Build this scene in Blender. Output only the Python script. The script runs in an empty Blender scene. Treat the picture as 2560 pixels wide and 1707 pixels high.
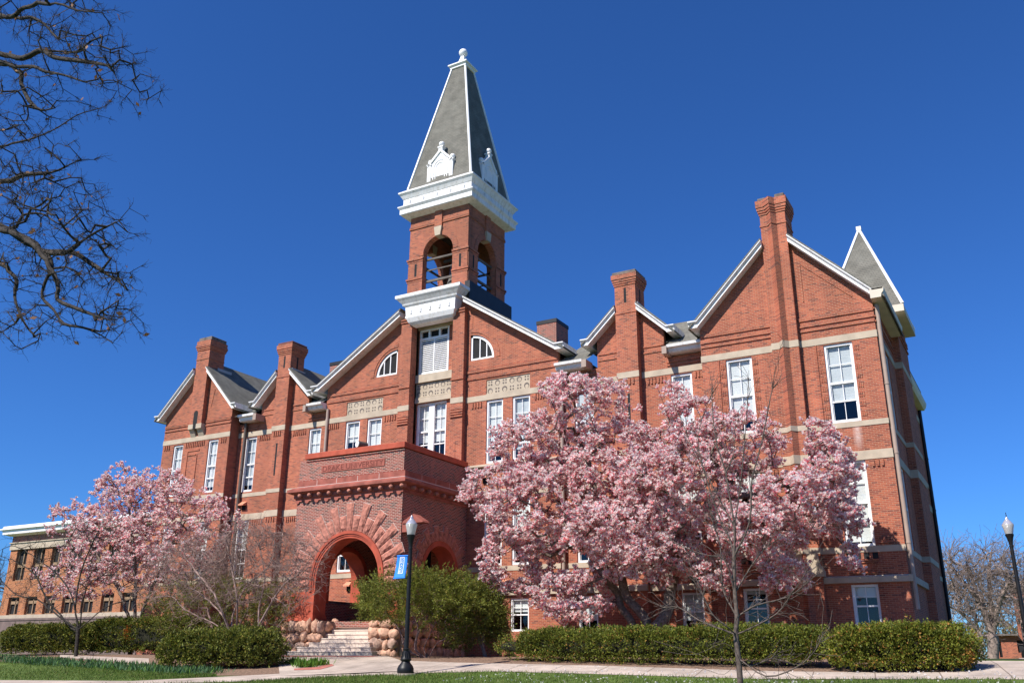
import bpy, bmesh, math, random
import numpy as np
from math import sin, cos, tan, radians, pi, sqrt, atan2, hypot
from mathutils import Vector, Matrix
from mathutils.geometry import tessellate_polygon
random.seed(7)
S = bpy.context.scene
COL = S.collection

# ------------------------------------------------------------------ camera, sky, sun, exposure
F, PITCH, YAW, ROLL = 2261.3, radians(19.25), radians(-29.77), radians(.35)
def cam_axes():
    cy, sy, cp, sp = cos(YAW), sin(YAW), cos(PITCH), sin(PITCH)
    f = Vector((sy*cp, cy*cp, sp)); r = Vector((cy, -sy, 0)); u = r.cross(f)
    return cos(ROLL)*r + sin(ROLL)*u, -sin(ROLL)*r + cos(ROLL)*u, f
CR, CU, CF = cam_axes()
cam = bpy.data.cameras.new('camera'); cam.sensor_width = 36; cam.lens = F/2560*36
cam.clip_start = .1; cam.clip_end = 6000
co = bpy.data.objects.new('camera', cam); COL.objects.link(co)
co.matrix_world = Matrix(((CR.x, CU.x, -CF.x, 0), (CR.y, CU.y, -CF.y, 0), (CR.z, CU.z, -CF.z, 0), (0, 0, 0, 1)))
S.camera = co

SUN_EL, SUN_AZ = radians(47), radians(21)      # azimuth measured from the facade normal towards the left
to_sun = Vector((-sin(SUN_AZ)*cos(SUN_EL), -cos(SUN_AZ)*cos(SUN_EL), sin(SUN_EL)))
W = bpy.data.worlds.new('World'); S.world = W; W.use_nodes = True
wn = W.node_tree; wn.nodes.clear()
sky = wn.nodes.new('ShaderNodeTexSky'); sky.sky_type = 'NISHITA'; sky.sun_disc = False
sky.sun_elevation = SUN_EL; sky.sun_rotation = atan2(to_sun.x, to_sun.y)
sky.altitude = 0; sky.air_density = 1.0; sky.dust_density = 0; sky.ozone_density = 10
bg = wn.nodes.new('ShaderNodeBackground'); bg.inputs[1].default_value = .086
wo = wn.nodes.new('ShaderNodeOutputWorld')
tint = wn.nodes.new('ShaderNodeMix'); tint.data_type = 'RGBA'; tint.blend_type = 'MULTIPLY'; tint.inputs[0].default_value = 1; tint.inputs[7].default_value = (.42, .74, 1.12, 1)   # the deep polarised blue of this sky
wn.links.new(sky.outputs[0], tint.inputs[6]); wn.links.new(tint.outputs[2], bg.inputs[0]); wn.links.new(bg.outputs[0], wo.inputs[0])
sl = bpy.data.lights.new('sun', 'SUN'); sl.energy = 4.9; sl.angle = radians(.53); sl.color = (1, .95, .87)
so = bpy.data.objects.new('sun', sl); COL.objects.link(so)
so.rotation_euler = to_sun.to_track_quat('Z', 'Y').to_euler()
S.view_settings.view_transform = 'Standard'; S.view_settings.look = 'None'
S.view_settings.exposure = .54; S.view_settings.gamma = 1

# ------------------------------------------------------------------ helpers
def ray(x, y):
    return CR*((x-1280)/F) - CU*((y-853.5)/F) + CF
def at(x, y, Y):                      # pixel of the 2560 px photograph -> point at distance Y
    r = ray(x, y); return r*(Y/r.y)
GB = [(-200, -2.2), (0, -1.6), (14, -1.06), (18, -.88), (21, -.70), (24, -.53), (26, -.30), (28, -.09), (30, .03), (60, .05), (75, .15), (3000, .15)]
def g(y):
    for (a, za), (b, zb) in zip(GB, GB[1:]):
        if y <= b: return za + (zb-za)*(y-a)/(b-a)
    return GB[-1][1]
def gpix(x, y):                       # pixel -> point on the ground
    r = ray(x, y); lo = 6.; 
    Y = lo
    while Y < 60 and (r.z/r.y)*Y > g(Y): Y += .02
    return r*(Y/r.y)
def empty(name, loc, label=None, cat=None, group=None):
    o = bpy.data.objects.new(name, None); COL.objects.link(o); o.location = loc; o.empty_display_size = .3
    if label: o['label'] = label
    if cat: o['category'] = cat
    if group: o['group'] = group
    return o
def tag(o, label=None, cat=None, group=None, kind=None):
    if label: o['label'] = label
    if cat: o['category'] = cat
    if group: o['group'] = group
    if kind: o['kind'] = kind
    return o
def link(name, me, parent=None):
    o = bpy.data.objects.new(name, me); COL.objects.link(o)
    if parent:
        o.parent = parent
        loc = Vector((0, 0, 0)); p = parent
        while p: loc += p.location; p = p.parent
        o.location = -loc               # geometry is written in world coordinates
    return o
class MB:
    def __init__(s): s.v = []; s.f = []; s.m = []
    def face(s, pts, mi=0):
        n = len(s.v); s.v += [tuple(p) for p in pts]; s.f.append(tuple(range(n, n+len(pts)))); s.m.append(mi)
    def add(s, vs, fs, mi=0):
        n = len(s.v); s.v += [tuple(p) for p in vs]
        for f in fs: s.f.append(tuple(i+n for i in f)); s.m.append(mi)
    def box(s, x0, x1, y0, y1, z0, z1, mi=0):
        v = [(x, y, z) for z in (z0, z1) for y in (y0, y1) for x in (x0, x1)]
        s.add(v, [(0, 2, 3, 1), (4, 5, 7, 6), (0, 1, 5, 4), (2, 6, 7, 3), (0, 4, 6, 2), (1, 3, 7, 5)], mi)
    def prism(s, poly, a, b, mp, mi=0):       # 2-D polygon extruded from depth a to depth b through map mp(u, v, d)
        n = len(poly)
        vs = [mp(u, v, a) for u, v in poly] + [mp(u, v, b) for u, v in poly]
        fs = [tuple(range(n)), tuple(range(2*n-1, n-1, -1))]
        fs += [(i, i+n, (i+1) % n + n, (i+1) % n) for i in range(n)]
        s.add(vs, fs, mi)
    def sweep(s, rings, closed=True, cap=True, mi=0):
        n = len(rings[0]); vs = [p for r in rings for p in r]; fs = []
        for k in range(len(rings)-1):
            for i in range(n if closed else n-1):
                j = (i+1) % n
                fs.append((k*n+i, k*n+j, (k+1)*n+j, (k+1)*n+i))
        if cap and closed: fs += [tuple(range(n-1, -1, -1)), tuple(range((len(rings)-1)*n, len(rings)*n))]
        s.add(vs, fs, mi)
    def lathe(s, prof, c, seg=20, mi=0):
        rings = [[(c[0]+r*cos(2*pi*k/seg), c[1]+r*sin(2*pi*k/seg), c[2]+z) for k in range(seg)] for r, z in prof]
        s.sweep(rings, mi=mi)
    def tube(s, a, b, r0, r1=None, seg=8, mi=0):
        a, b = Vector(a), Vector(b); r1 = r0 if r1 is None else r1
        q = (b-a).to_track_quat('Z', 'Y')
        rings = [[tuple(p + q @ Vector((r*cos(2*pi*k/seg), r*sin(2*pi*k/seg), 0))) for k in range(seg)] for p, r in ((a, r0), (b, r1))]
        s.sweep(rings, mi=mi)
    def sphere(s, c, r, seg=14, mi=0, sz=1):
        s.lathe([(max(.001, r*sin(pi*k/8)), -r*sz*cos(pi*k/8)) for k in range(9)], c, seg, mi)
    def build(s, name, mat, parent=None, smooth=False, bevel=0):
        me = bpy.data.meshes.new(name); me.from_pydata(s.v, [], s.f)
        for m in (mat if isinstance(mat, (list, tuple)) else [mat]): me.materials.append(m)
        me.polygons.foreach_set('material_index', s.m)
        bm = bmesh.new(); bm.from_mesh(me)
        if smooth: bmesh.ops.remove_doubles(bm, verts=bm.verts, dist=1e-5)
        bmesh.ops.recalc_face_normals(bm, faces=bm.faces)
        bm.to_mesh(me); bm.free()
        if smooth:
            me.polygons.foreach_set('use_smooth', [True]*len(me.polygons))
            me.set_sharp_from_angle(angle=radians(40))
        o = link(name, me, parent)
        if bevel:
            b = o.modifiers.new('b', 'BEVEL'); b.width = bevel; b.segments = 1; b.limit_method = 'ANGLE'
        return o
def npmesh(name, V, Q, mats, mi=None, parent=None, smooth=False):    # V (n,3), Q (m,k) index arrays
    me = bpy.data.meshes.new(name); n, k = Q.shape
    me.vertices.add(len(V)); me.vertices.foreach_set('co', np.asarray(V, np.float32).ravel())
    me.loops.add(n*k); me.loops.foreach_set('vertex_index', Q.astype(np.int32).ravel())
    me.polygons.add(n); me.polygons.foreach_set('loop_start', np.arange(0, n*k, k, dtype=np.int32))
    try: me.polygons.foreach_set('loop_total', np.full(n, k, np.int32))
    except Exception: pass
    for m in mats: me.materials.append(m)
    if mi is not None: me.polygons.foreach_set('material_index', np.asarray(mi, np.int32))
    if smooth: me.polygons.foreach_set('use_smooth', np.ones(n, bool))
    me.update(calc_edges=True); me.validate()
    return link(name, me, parent)
def build_split(mb, name, mats, parent, gap=.3):
    n = len(mb.v); p = list(range(n))
    def fnd(a):
        while p[a] != a: p[a] = p[p[a]]; a = p[a]
        return a
    for f in mb.f:
        for i in f[1:]: p[fnd(i)] = fnd(f[0])
    comp = {}
    for i in range(n): comp.setdefault(fnd(i), []).append(i)
    V = np.array(mb.v); keys = list(comp); bb = np.array([[V[comp[k]].min(0), V[comp[k]].max(0)] for k in keys])
    g_ = list(range(len(keys)))
    def fg(a):
        while g_[a] != a: a = g_[a]
        return a
    for i in range(len(keys)):
        hit = np.all((bb[i, 0]-gap <= bb[:, 1]) & (bb[i, 1]+gap >= bb[:, 0]), axis=1)
        for j in np.nonzero(hit)[0]:
            a, b = fg(i), fg(int(j))
            if a != b: g_[b] = a
    own = {k: fg(i) for i, k in enumerate(keys)}; out = {}
    for f, m_ in zip(mb.f, mb.m): out.setdefault(own[fnd(f[0])], []).append((f, m_))
    for fs in out.values():
        q = MB(); mp = {}
        for f, m_ in fs:
            for i in f:
                if i not in mp: mp[i] = len(q.v); q.v.append(mb.v[i])
            q.f.append(tuple(mp[i] for i in f)); q.m.append(m_)
        q.build(name, mats, parent)
FRONT = lambda Y: (lambda u, v, d: (u, Y+d, v))
RIGHT = lambda X: (lambda u, v, d: (X-d, u, v))       # wall facing +x
LEFT = lambda X: (lambda u, v, d: (X+d, u, v))        # wall facing -x
BACK = lambda Y: (lambda u, v, d: (u, Y-d, v))
def rect(a, b, c, d): return [(a, c), (b, c), (b, d), (a, d)]
def arch(cx, r, zs, z0, n=20, seg=(0, pi)):
    return [(cx+r, z0)] + [(cx+r*cos(seg[0]+(seg[1]-seg[0])*k/n), zs+r*sin(seg[0]+(seg[1]-seg[0])*k/n)) for k in range(n+1)] + [(cx-r, z0)]
def panel(mb, outer, holes, mp, depth, back=True, mi=0):
    polys = [outer]+list(holes); pts = [p for q in polys for p in q]
    tris = tessellate_polygon([[Vector((u, v, 0)) for u, v in q] for q in polys])
    for d in ((0, depth) if back else (0,)):
        mb.add([mp(u, v, d) for u, v in pts], [tuple(t) for t in tris], mi)
    for q in polys:
        n = len(q)
        for i in range(n):
            a, b = q[i], q[(i+1) % n]
            mb.face([mp(*a, 0), mp(*b, 0), mp(*b, depth), mp(*a, depth)], mi)

# ------------------------------------------------------------------ materials
def new_mat(name):
    m = bpy.data.materials.new(name); m.use_nodes = True
    return m, m.node_tree, m.node_tree.nodes['Principled BSDF']
def N(t, typ, **k):
    n = t.nodes.new(typ)
    for a, b in k.items():
        if a in n.inputs: n.inputs[a].default_value = b
        else: setattr(n, a, b)
    return n
def mat(name, col, rough=.7, var=.12, scale=3, spec=.3, bump=0, metal=0, col2=None, detail=4):
    m, t, b = new_mat(name); L = t.links.new
    geo = N(t, 'ShaderNodeNewGeometry'); no = N(t, 'ShaderNodeTexNoise', Scale=scale, Detail=detail)
    L(geo.outputs['Position'], no.inputs['Vector'])
    cr = N(t, 'ShaderNodeValToRGB'); e = cr.color_ramp.elements
    c2 = col2 or tuple(min(1, c*(1+var)) for c in col)
    c1 = tuple(c*(1-var) for c in col)
    e[0].color = (*c1, 1); e[1].color = (*c2, 1); e[0].position = .32; e[1].position = .68
    L(no.outputs[0], cr.inputs[0]); L(cr.outputs[0], b.inputs['Base Color'])
    b.inputs['Roughness'].default_value = rough; b.inputs['Specular IOR Level'].default_value = spec; b.inputs['Metallic'].default_value = metal
    if bump:
        bu = N(t, 'ShaderNodeBump', Strength=1., Distance=bump); L(no.outputs[0], bu.inputs['Height']); L(bu.outputs[0], b.inputs['Normal'])
    return m
def brick(name, c1, c2, mortar, msize=.008, dark=(.1, .05, .045), darkfrac=.1, bw=.21, rh=.0677, stain=.25):
    m, t, b = new_mat(name); L = t.links.new
    geo = N(t, 'ShaderNodeNewGeometry'); sp = N(t, 'ShaderNodeSeparateXYZ'); L(geo.outputs['Position'], sp.inputs[0])
    ad = N(t, 'ShaderNodeMath', operation='ADD'); L(sp.outputs[0], ad.inputs[0]); L(sp.outputs[1], ad.inputs[1])
    cb = N(t, 'ShaderNodeCombineXYZ'); L(ad.outputs[0], cb.inputs[0]); L(sp.outputs[2], cb.inputs[1])
    br = N(t, 'ShaderNodeTexBrick', Scale=1., **{'Mortar Size': msize, 'Mortar Smooth': .3, 'Bias': 0., 'Brick Width': bw, 'Row Height': rh})
    br.offset = .5; L(cb.outputs[0], br.inputs['Vector'])
    br.inputs['Color1'].default_value = (0, 0, 0, 1); br.inputs['Color2'].default_value = (1, 1, 1, 1); br.inputs['Mortar'].default_value = (.5, .5, .5, 1)
    cr = N(t, 'ShaderNodeValToRGB'); e = cr.color_ramp.elements
    e[0].position = darkfrac*.5; e[0].color = (*dark, 1); e[1].position = 1; e[1].color = (*c1, 1)
    k = cr.color_ramp.elements.new(darkfrac+.08); k.color = (*c2, 1)
    L(br.outputs['Color'], cr.inputs[0])
    no = N(t, 'ShaderNodeTexNoise', Scale=.55, Detail=6., Roughness=.65); L(geo.outputs['Position'], no.inputs['Vector'])
    mr = N(t, 'ShaderNodeMapRange', **{'From Min': .3, 'From Max': .7, 'To Min': 1-stain, 'To Max': 1+stain*.7}); L(no.outputs[0], mr.inputs[0])
    # streaks of weathering that run down the wall
    mp = N(t, 'ShaderNodeMapping'); mp.inputs['Scale'].default_value = (2.2, 2.2, .16); L(geo.outputs['Position'], mp.inputs[0])
    n2 = N(t, 'ShaderNodeTexNoise', Scale=1., Detail=3.); L(mp.outputs[0], n2.inputs['Vector'])
    m2 = N(t, 'ShaderNodeMapRange', **{'From Min': .35, 'From Max': .7, 'To Min': .82, 'To Max': 1.1}); L(n2.outputs[0], m2.inputs[0])
    mm = N(t, 'ShaderNodeMath', operation='MULTIPLY'); L(mr.outputs[0], mm.inputs[0]); L(m2.outputs[0], mm.inputs[1])
    sc = N(t, 'ShaderNodeVectorMath', operation='SCALE'); L(cr.outputs[0], sc.inputs[0]); L(mm.outputs[0], sc.inputs['Scale'])
    mx = N(t, 'ShaderNodeMix', data_type='RGBA'); L(br.outputs['Fac'], mx.inputs[0]); L(sc.outputs[0], mx.inputs[6]); mx.inputs[7].default_value = (*mortar, 1)
    L(mx.outputs[2], b.inputs['Base Color'])
    bu = N(t, 'ShaderNodeBump', Strength=.6, Distance=.006); bu.invert = True; L(br.outputs['Fac'], bu.inputs['Height']); L(bu.outputs[0], b.inputs['Normal'])
    b.inputs['Roughness'].default_value = .85; b.inputs['Specular IOR Level'].default_value = .2
    return m
def shingle(name, c1, c2):
    m, t, b = new_mat(name); L = t.links.new
    geo = N(t, 'ShaderNodeNewGeometry'); sp = N(t, 'ShaderNodeSeparateXYZ'); L(geo.outputs['Position'], sp.inputs[0])
    ad = N(t, 'ShaderNodeMath', operation='ADD'); L(sp.outputs[0], ad.inputs[0]); L(sp.outputs[1], ad.inputs[1])
    cb = N(t, 'ShaderNodeCombineXYZ'); L(ad.outputs[0], cb.inputs[0]); L(sp.outputs[2], cb.inputs[1])
    br = N(t, 'ShaderNodeTexBrick', Scale=1., **{'Mortar Size': .008, 'Mortar Smooth': .6, 'Brick Width': .22, 'Row Height': .105})
    L(cb.outputs[0], br.inputs['Vector'])
    br.inputs['Color1'].default_value = (*c1, 1); br.inputs['Color2'].default_value = (*c2, 1); br.inputs['Mortar'].default_value = tuple(c*.45 for c in c1)+(1,)
    no = N(t, 'ShaderNodeTexNoise', Scale=1.6, Detail=5.); L(geo.outputs['Position'], no.inputs['Vector'])
    mr = N(t, 'ShaderNodeMapRange', **{'From Min': .3, 'From Max': .7, 'To Min': .78, 'To Max': 1.2}); L(no.outputs[0], mr.inputs[0])
    sc = N(t, 'ShaderNodeVectorMath', operation='SCALE'); L(br.outputs[0], sc.inputs[0]); L(mr.outputs[0], sc.inputs['Scale'])
    L(sc.outputs[0], b.inputs['Base Color']); b.inputs['Roughness'].default_value = .9; b.inputs['Specular IOR Level'].default_value = .2
    return m
M = {}
def efflorescence(m):           # white salt run below the sill of the top right window
    t = m.node_tree; L = t.links.new; b = t.nodes['Principled BSDF']; src = b.inputs['Base Color'].links[0].from_socket
    geo = N(t, 'ShaderNodeNewGeometry'); sp = N(t, 'ShaderNodeSeparateXYZ'); L(geo.outputs['Position'], sp.inputs[0])
    no = N(t, 'ShaderNodeTexNoise', Scale=9., Detail=5.); L(geo.outputs['Position'], no.inputs['Vector'])
    ax = N(t, 'ShaderNodeMath', operation='ADD'); ax.inputs[1].default_value = 5.3; L(sp.outputs[0], ax.inputs[0]); ab = N(t, 'ShaderNodeMath', operation='ABSOLUTE'); L(ax.outputs[0], ab.inputs[0])
    fx = N(t, 'ShaderNodeMapRange', **{'From Min': .03, 'From Max': .2, 'To Min': 1., 'To Max': 0.}); L(ab.outputs[0], fx.inputs[0])
    az = N(t, 'ShaderNodeMath', operation='ADD'); az.inputs[1].default_value = -8.2; L(sp.outputs[2], az.inputs[0]); abz = N(t, 'ShaderNodeMath', operation='ABSOLUTE'); L(az.outputs[0], abz.inputs[0])
    fz = N(t, 'ShaderNodeMapRange', **{'From Min': .2, 'From Max': .7, 'To Min': .75, 'To Max': 0.}); L(abz.outputs[0], fz.inputs[0])
    m1 = N(t, 'ShaderNodeMath', operation='MULTIPLY'); L(fx.outputs[0], m1.inputs[0]); L(fz.outputs[0], m1.inputs[1]); m2 = N(t, 'ShaderNodeMath', operation='MULTIPLY'); L(m1.outputs[0], m2.inputs[0]); L(no.outputs[0], m2.inputs[1])
    mx = N(t, 'ShaderNodeMix', data_type='RGBA'); L(m2.outputs[0], mx.inputs[0]); L(src, mx.inputs[6]); mx.inputs[7].default_value = (.75, .66, .6, 1); L(mx.outputs[2], b.inputs['Base Color'])
M['brick'] = brick('red_orange_brick', (.455, .132, .072), (.315, .085, .054), (.43, .25, .165), msize=.007, dark=(.19, .065, .05), darkfrac=.08, stain=.24)
efflorescence(M['brick'])
M['brick_old'] = brick('dark_red_brick', (.34, .08, .055), (.22, .055, .042), (.47, .33, .27), msize=.0105, dark=(.085, .038, .036), darkfrac=.22, stain=.16)
M['buff'] = mat('buff_stone', (.45, .37, .28), .85, .12, 2.2, bump=.01)
M['white'] = mat('white_paint', (.80, .79, .79), .45, .05, 1.5)
def weathered(name, c1, c2):
    m, t, b = new_mat(name); L = t.links.new
    geo = N(t, 'ShaderNodeNewGeometry'); mp = N(t, 'ShaderNodeMapping'); mp.inputs['Scale'].default_value = (5, 5, .7); L(geo.outputs['Position'], mp.inputs[0])
    n1 = N(t, 'ShaderNodeTexNoise', Scale=1., Detail=6., Roughness=.7); L(mp.outputs[0], n1.inputs['Vector'])
    cr = N(t, 'ShaderNodeValToRGB'); e = cr.color_ramp.elements; e[0].position = .3; e[0].color = (*c2, 1); e[1].position = .52; e[1].color = (*c1, 1)
    L(n1.outputs[0], cr.inputs[0]); L(cr.outputs[0], b.inputs['Base Color']); b.inputs['Roughness'].default_value = .55; b.inputs['Specular IOR Level'].default_value = .3
    return m
M['white_old'] = weathered('weathered_white_paint', (.78, .77, .77), (.56, .52, .47))
M['blind2'] = mat('grey_blind', (.60, .60, .57), .8, .08, 2)
M['soffit'] = mat('cream_soffit', (.62, .55, .45), .6, .08, 1.5)
M['roof'] = shingle('grey_shingle', (.15, .145, .125), (.18, .17, .145))
M['flash'] = mat('black_flashing', (.02, .02, .024), .5, .2, 3)
M['capdark'] = mat('cap_stone_and_shade', (.14, .115, .10), .85, .35, 4, bump=.01)
M['capred'] = mat('red_cap_stone', (.16, .055, .04), .8, .25, 4)
M['sand'] = mat('red_sandstone', (.40, .08, .045), .8, .2, 2.5, bump=.006)
M['sandpink'] = mat('pink_sandstone_blocks', (.31, .095, .07), .85, .25, 2.2, bump=.008)
M['rough'] = mat('rock_faced_sandstone', (.41, .165, .12), .9, .28, 7, bump=.05)
M['joint'] = mat('pale_mortar', (.55, .43, .38), .9, .1, 5)
M['pipe'] = mat('tan_downspout', (.36, .27, .22), .5, .1, 2)
M['pipedark'] = mat('shaded_brown_pipe', (.11, .085, .07), .5, .15, 2)  # downspout colour with the corner's shade put in; also the floodlight housing
M['terra'] = mat('terracotta', (.62, .26, .16), .7, .15, 6)
M['void'] = mat('void_shade', (.02, .02, .022), .9, .2, 2)  # near-black: shade of rooms, slits and niches put into the colour
M['blind'] = mat('cream_blind', (.74, .72, .66), .8, .05, 2)
M['timber'] = mat('weathered_timber', (.13, .11, .095), .8, .25, 3)
M['bronze'] = mat('bell_bronze', (.12, .11, .09), .55, .3, 4)
M['concrete'] = mat('path_concrete', (.47, .385, .32), .85, .2, .9, bump=.004, detail=8)
def slabs(m, w=1.5):
    t = m.node_tree; L = t.links.new; b = t.nodes['Principled BSDF']; src = b.inputs['Base Color'].links[0].from_socket
    geo = N(t, 'ShaderNodeNewGeometry'); mp = N(t, 'ShaderNodeMapping'); mp.inputs['Rotation'].default_value = (0, 0, radians(-9)); L(geo.outputs['Position'], mp.inputs[0])
    br = N(t, 'ShaderNodeTexBrick', Scale=1., **{'Mortar Size': .018, 'Mortar Smooth': .2, 'Brick Width': w, 'Row Height': w}); br.offset = 0
    br.inputs['Color1'].default_value = (.88, .88, .88, 1); br.inputs['Color2'].default_value = (1.06, 1.06, 1.06, 1); br.inputs['Mortar'].default_value = (.45, .42, .4, 1); L(mp.outputs[0], br.inputs['Vector'])
    no = N(t, 'ShaderNodeTexNoise', Scale=4., Detail=8., Roughness=.7); L(geo.outputs['Position'], no.inputs['Vector']); mr = N(t, 'ShaderNodeMapRange', **{'From Min': .3, 'From Max': .6, 'To Min': .78, 'To Max': 1.03}); L(no.outputs[0], mr.inputs[0])
    mx = N(t, 'ShaderNodeMix', data_type='RGBA', blend_type='MULTIPLY'); mx.inputs[0].default_value = 1; L(src, mx.inputs[6]); L(br.outputs['Color'], mx.inputs[7])
    sc = N(t, 'ShaderNodeVectorMath', operation='SCALE'); L(mx.outputs[2], sc.inputs[0]); L(mr.outputs[0], sc.inputs['Scale']); L(sc.outputs[0], b.inputs['Base Color'])
slabs(M['concrete'])
M['step'] = mat('step_concrete', (.60, .49, .41), .85, .12, 2.5, bump=.004, detail=8)
M['paver'] = mat('red_paver', (.42, .15, .12), .85, .2, 9)
M['black'] = mat('black_iron', (.011, .011, .012), .45, .25, 6, spec=.3)
M['blue'] = mat('blue_banner_cloth', (.02, .22, .80), .6, .08, 5)
M['ink'] = mat('white_ink', (.82, .84, .88), .6, .03, 5)
M['bark'] = mat('grey_brown_bark', (.15, .115, .095), .9, .45, 14, bump=.02)
M['bark_dark'] = mat('dark_oak_bark', (.04, .033, .028), .95, .5, 10, bump=.02)
M['twig'] = mat('pale_twig', (.25, .19, .165), .85, .35, 8)
M['twigred'] = mat('red_brown_twig', (.20, .125, .11), .85, .35, 8)
M['lawn'] = mat('lawn', (.085, .135, .022), .95, .35, 1.7, col2=(.115, .17, .03), detail=10, bump=.02)
M['mulch'] = mat('mulch', (.20, .125, .085), .95, .55, 16, bump=.03, detail=8)
def glass_mat():
    m, t, b = new_mat('window_glass'); L = t.links.new
    t.nodes.remove(b); out = t.nodes['Material Output']
    tr = N(t, 'ShaderNodeBsdfTransparent'); tr.inputs[0].default_value = (.86, .90, .93, 1)
    gl = N(t, 'ShaderNodeBsdfGlossy'); gl.inputs['Roughness'].default_value = .02
    geo = N(t, 'ShaderNodeNewGeometry'); no = N(t, 'ShaderNodeTexNoise', Scale=1.3, Detail=1.); L(geo.outputs['Position'], no.inputs['Vector'])
    bu = N(t, 'ShaderNodeBump', Strength=.5, Distance=.02); L(no.outputs[0], bu.inputs['Height']); L(bu.outputs[0], gl.inputs['Normal'])
    lw = N(t, 'ShaderNodeLayerWeight', Blend=.5); pw = N(t, 'ShaderNodeMath', operation='POWER'); pw.inputs[1].default_value = 3.5; L(lw.outputs['Facing'], pw.inputs[0])
    fr = N(t, 'ShaderNodeMapRange', **{'To Min': .055, 'To Max': 1.0}); L(pw.outputs[0], fr.inputs[0]); mx = N(t, 'ShaderNodeMixShader')
    L(fr.outputs[0], mx.inputs[0]); L(tr.outputs[0], mx.inputs[1]); L(gl.outputs[0], mx.inputs[2]); L(mx.outputs[0], out.inputs[0])
    return m
M['glass'] = glass_mat()
def leafmat(name, col, trans=.25, rough=.6, spec=.25):
    m, t, b = new_mat(name); L = t.links.new
    out = t.nodes['Material Output']
    geo = N(t, 'ShaderNodeNewGeometry'); no = N(t, 'ShaderNodeTexNoise', Scale=2.3, Detail=4.); L(geo.outputs['Position'], no.inputs['Vector'])
    cr = N(t, 'ShaderNodeValToRGB'); e = cr.color_ramp.elements
    e[0].position = .3; e[1].position = .7
    e[0].color = tuple(c*.72 for c in col)+(1,); e[1].color = tuple(min(1, c*1.2) for c in col)+(1,)
    L(no.outputs[0], cr.inputs[0]); L(cr.outputs[0], b.inputs['Base Color'])
    b.inputs['Roughness'].default_value = rough; b.inputs['Specular IOR Level'].default_value = spec
    tl = N(t, 'ShaderNodeBsdfTranslucent'); L(cr.outputs[0], tl.inputs[0])
    mx = N(t, 'ShaderNodeMixShader'); mx.inputs[0].default_value = trans
    L(b.outputs[0], mx.inputs[1]); L(tl.outputs[0], mx.inputs[2]); L(mx.outputs[0], out.inputs[0])
    return m
M['petal_deep'] = leafmat('deep_pink_petal', (.87, .28, .33), .6, .8, .08)
M['petal_mid'] = leafmat('pink_petal', (.97, .60, .59), .6, .8, .08)
M['petal_pale'] = leafmat('pale_petal', (1, .91, .85), .6, .8, .08)
M['yew1'] = leafmat('yew_green', (.185, .20, .028), .25)
M['yew2'] = leafmat('yew_dark_green', (.085, .10, .018), .2)
M['yew3'] = leafmat('yew_tan_tip', (.26, .20, .04), .2)
M['box1'] = leafmat('box_green', (.16, .175, .02), .2)
M['box2'] = leafmat('box_dark_green', (.085, .105, .016), .2)
M['box3'] = leafmat('box_bronze', (.33, .17, .04), .2)
M['core'] = mat('shaded_inner_core', (.018, .018, .009), .95, .3, 5)
M['bulb'] = leafmat('bulb_leaf', (.075, .15, .06), .25)
M['tuft'] = leafmat('fresh_green', (.10, .21, .025), .3)
M['grass1'] = leafmat('grass_blade', (.10, .16, .025), .3)
M['grass2'] = leafmat('grass_blade_dry', (.20, .19, .06), .3)
M['deadleaf'] = leafmat('dead_leaf', (.30, .15, .07), .3)
M['mortar'] = mat('plinth_mortar', (.22, .15, .12), .9, .2, 5)
M['boulder'] = mat('tan_fieldstone', (.50, .29, .20), .9, .38, 5, bump=.05, detail=8)
M['boulder2'] = mat('grey_fieldstone', (.40, .26, .20), .9, .38, 5, bump=.05, detail=8)

# ------------------------------------------------------------------ ground, paths, lawn
def sheet(name, lo, hi, m, lift, kind='structure', sub=None):
    n = len(lo); V = []; 
    K = 24
    for a, b in zip(lo, hi):
        for k in range(K+1):
            x = a[0]+(b[0]-a[0])*k/K; y = a[1]+(b[1]-a[1])*k/K
            V.append((x, y, g(y)+lift))
    Q = [(i*(K+1)+k, (i+1)*(K+1)+k, (i+1)*(K+1)+k+1, i*(K+1)+k+1) for i in range(n-1) for k in range(K)]
    o = npmesh(name, np.array(V), np.array(Q), [m]); o['kind'] = kind
    return o
def resample(pts, n):
    pts = [Vector((p[0], p[1], 0)) for p in pts]; d = [0]
    for a, b in zip(pts, pts[1:]): d.append(d[-1]+(b-a).length)
    out = []
    for k in range(n):
        s = d[-1]*k/(n-1); i = 0
        while i < len(d)-2 and d[i+1] < s: i += 1
        f = (s-d[i])/max(1e-9, d[i+1]-d[i]); p = pts[i].lerp(pts[i+1], f); out.append((p.x, p.y))
    return out
rows = sorted(set([b[0] for b in GB] + [10, 12, 16, 23, 25, 27, 29, 35, 45, 90, 150, 400, 1000]))
cols = [-3000, -800, -300, -150, -90, -60, -50, -40, -30, -20, -10, 0, 10, 20, 40, 100, 300, 1500]
V = np.array([(x, y, g(y)) for y in rows for x in cols]); nc = len(cols)
Q = np.array([(j*nc+i, j*nc+i+1, (j+1)*nc+i+1, (j+1)*nc+i) for j in range(len(rows)-1) for i in range(nc-1)])
npmesh('lawn', V, Q, [M['lawn']])['kind'] = 'structure'
G2 = lambda *p: [(gpix(*q).x, gpix(*q).y) for q in p]
low = [(-33, 16.2), (-27, 17.4)]+G2((650, 1702), (860, 1690), (1045, 1683), (1238, 1678), (1500, 1685), (1902, 1697), (2240, 1698), (2540, 1698))+[(10, 23.9), (30, 23.9)]
upp = [(-37, 18.2), (-31, 19.2)]+G2((330, 1702), (540, 1692), (760, 1679), (870, 1662), (925, 1646), (1010, 1651), (1140, 1656), (1500, 1664), (1930, 1678), (2240, 1681), (2480, 1680))+[(10, 25.6), (30, 25.6)]
sheet('path', resample(low, 80), resample(upp, 80), M['concrete'], .012)
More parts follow.
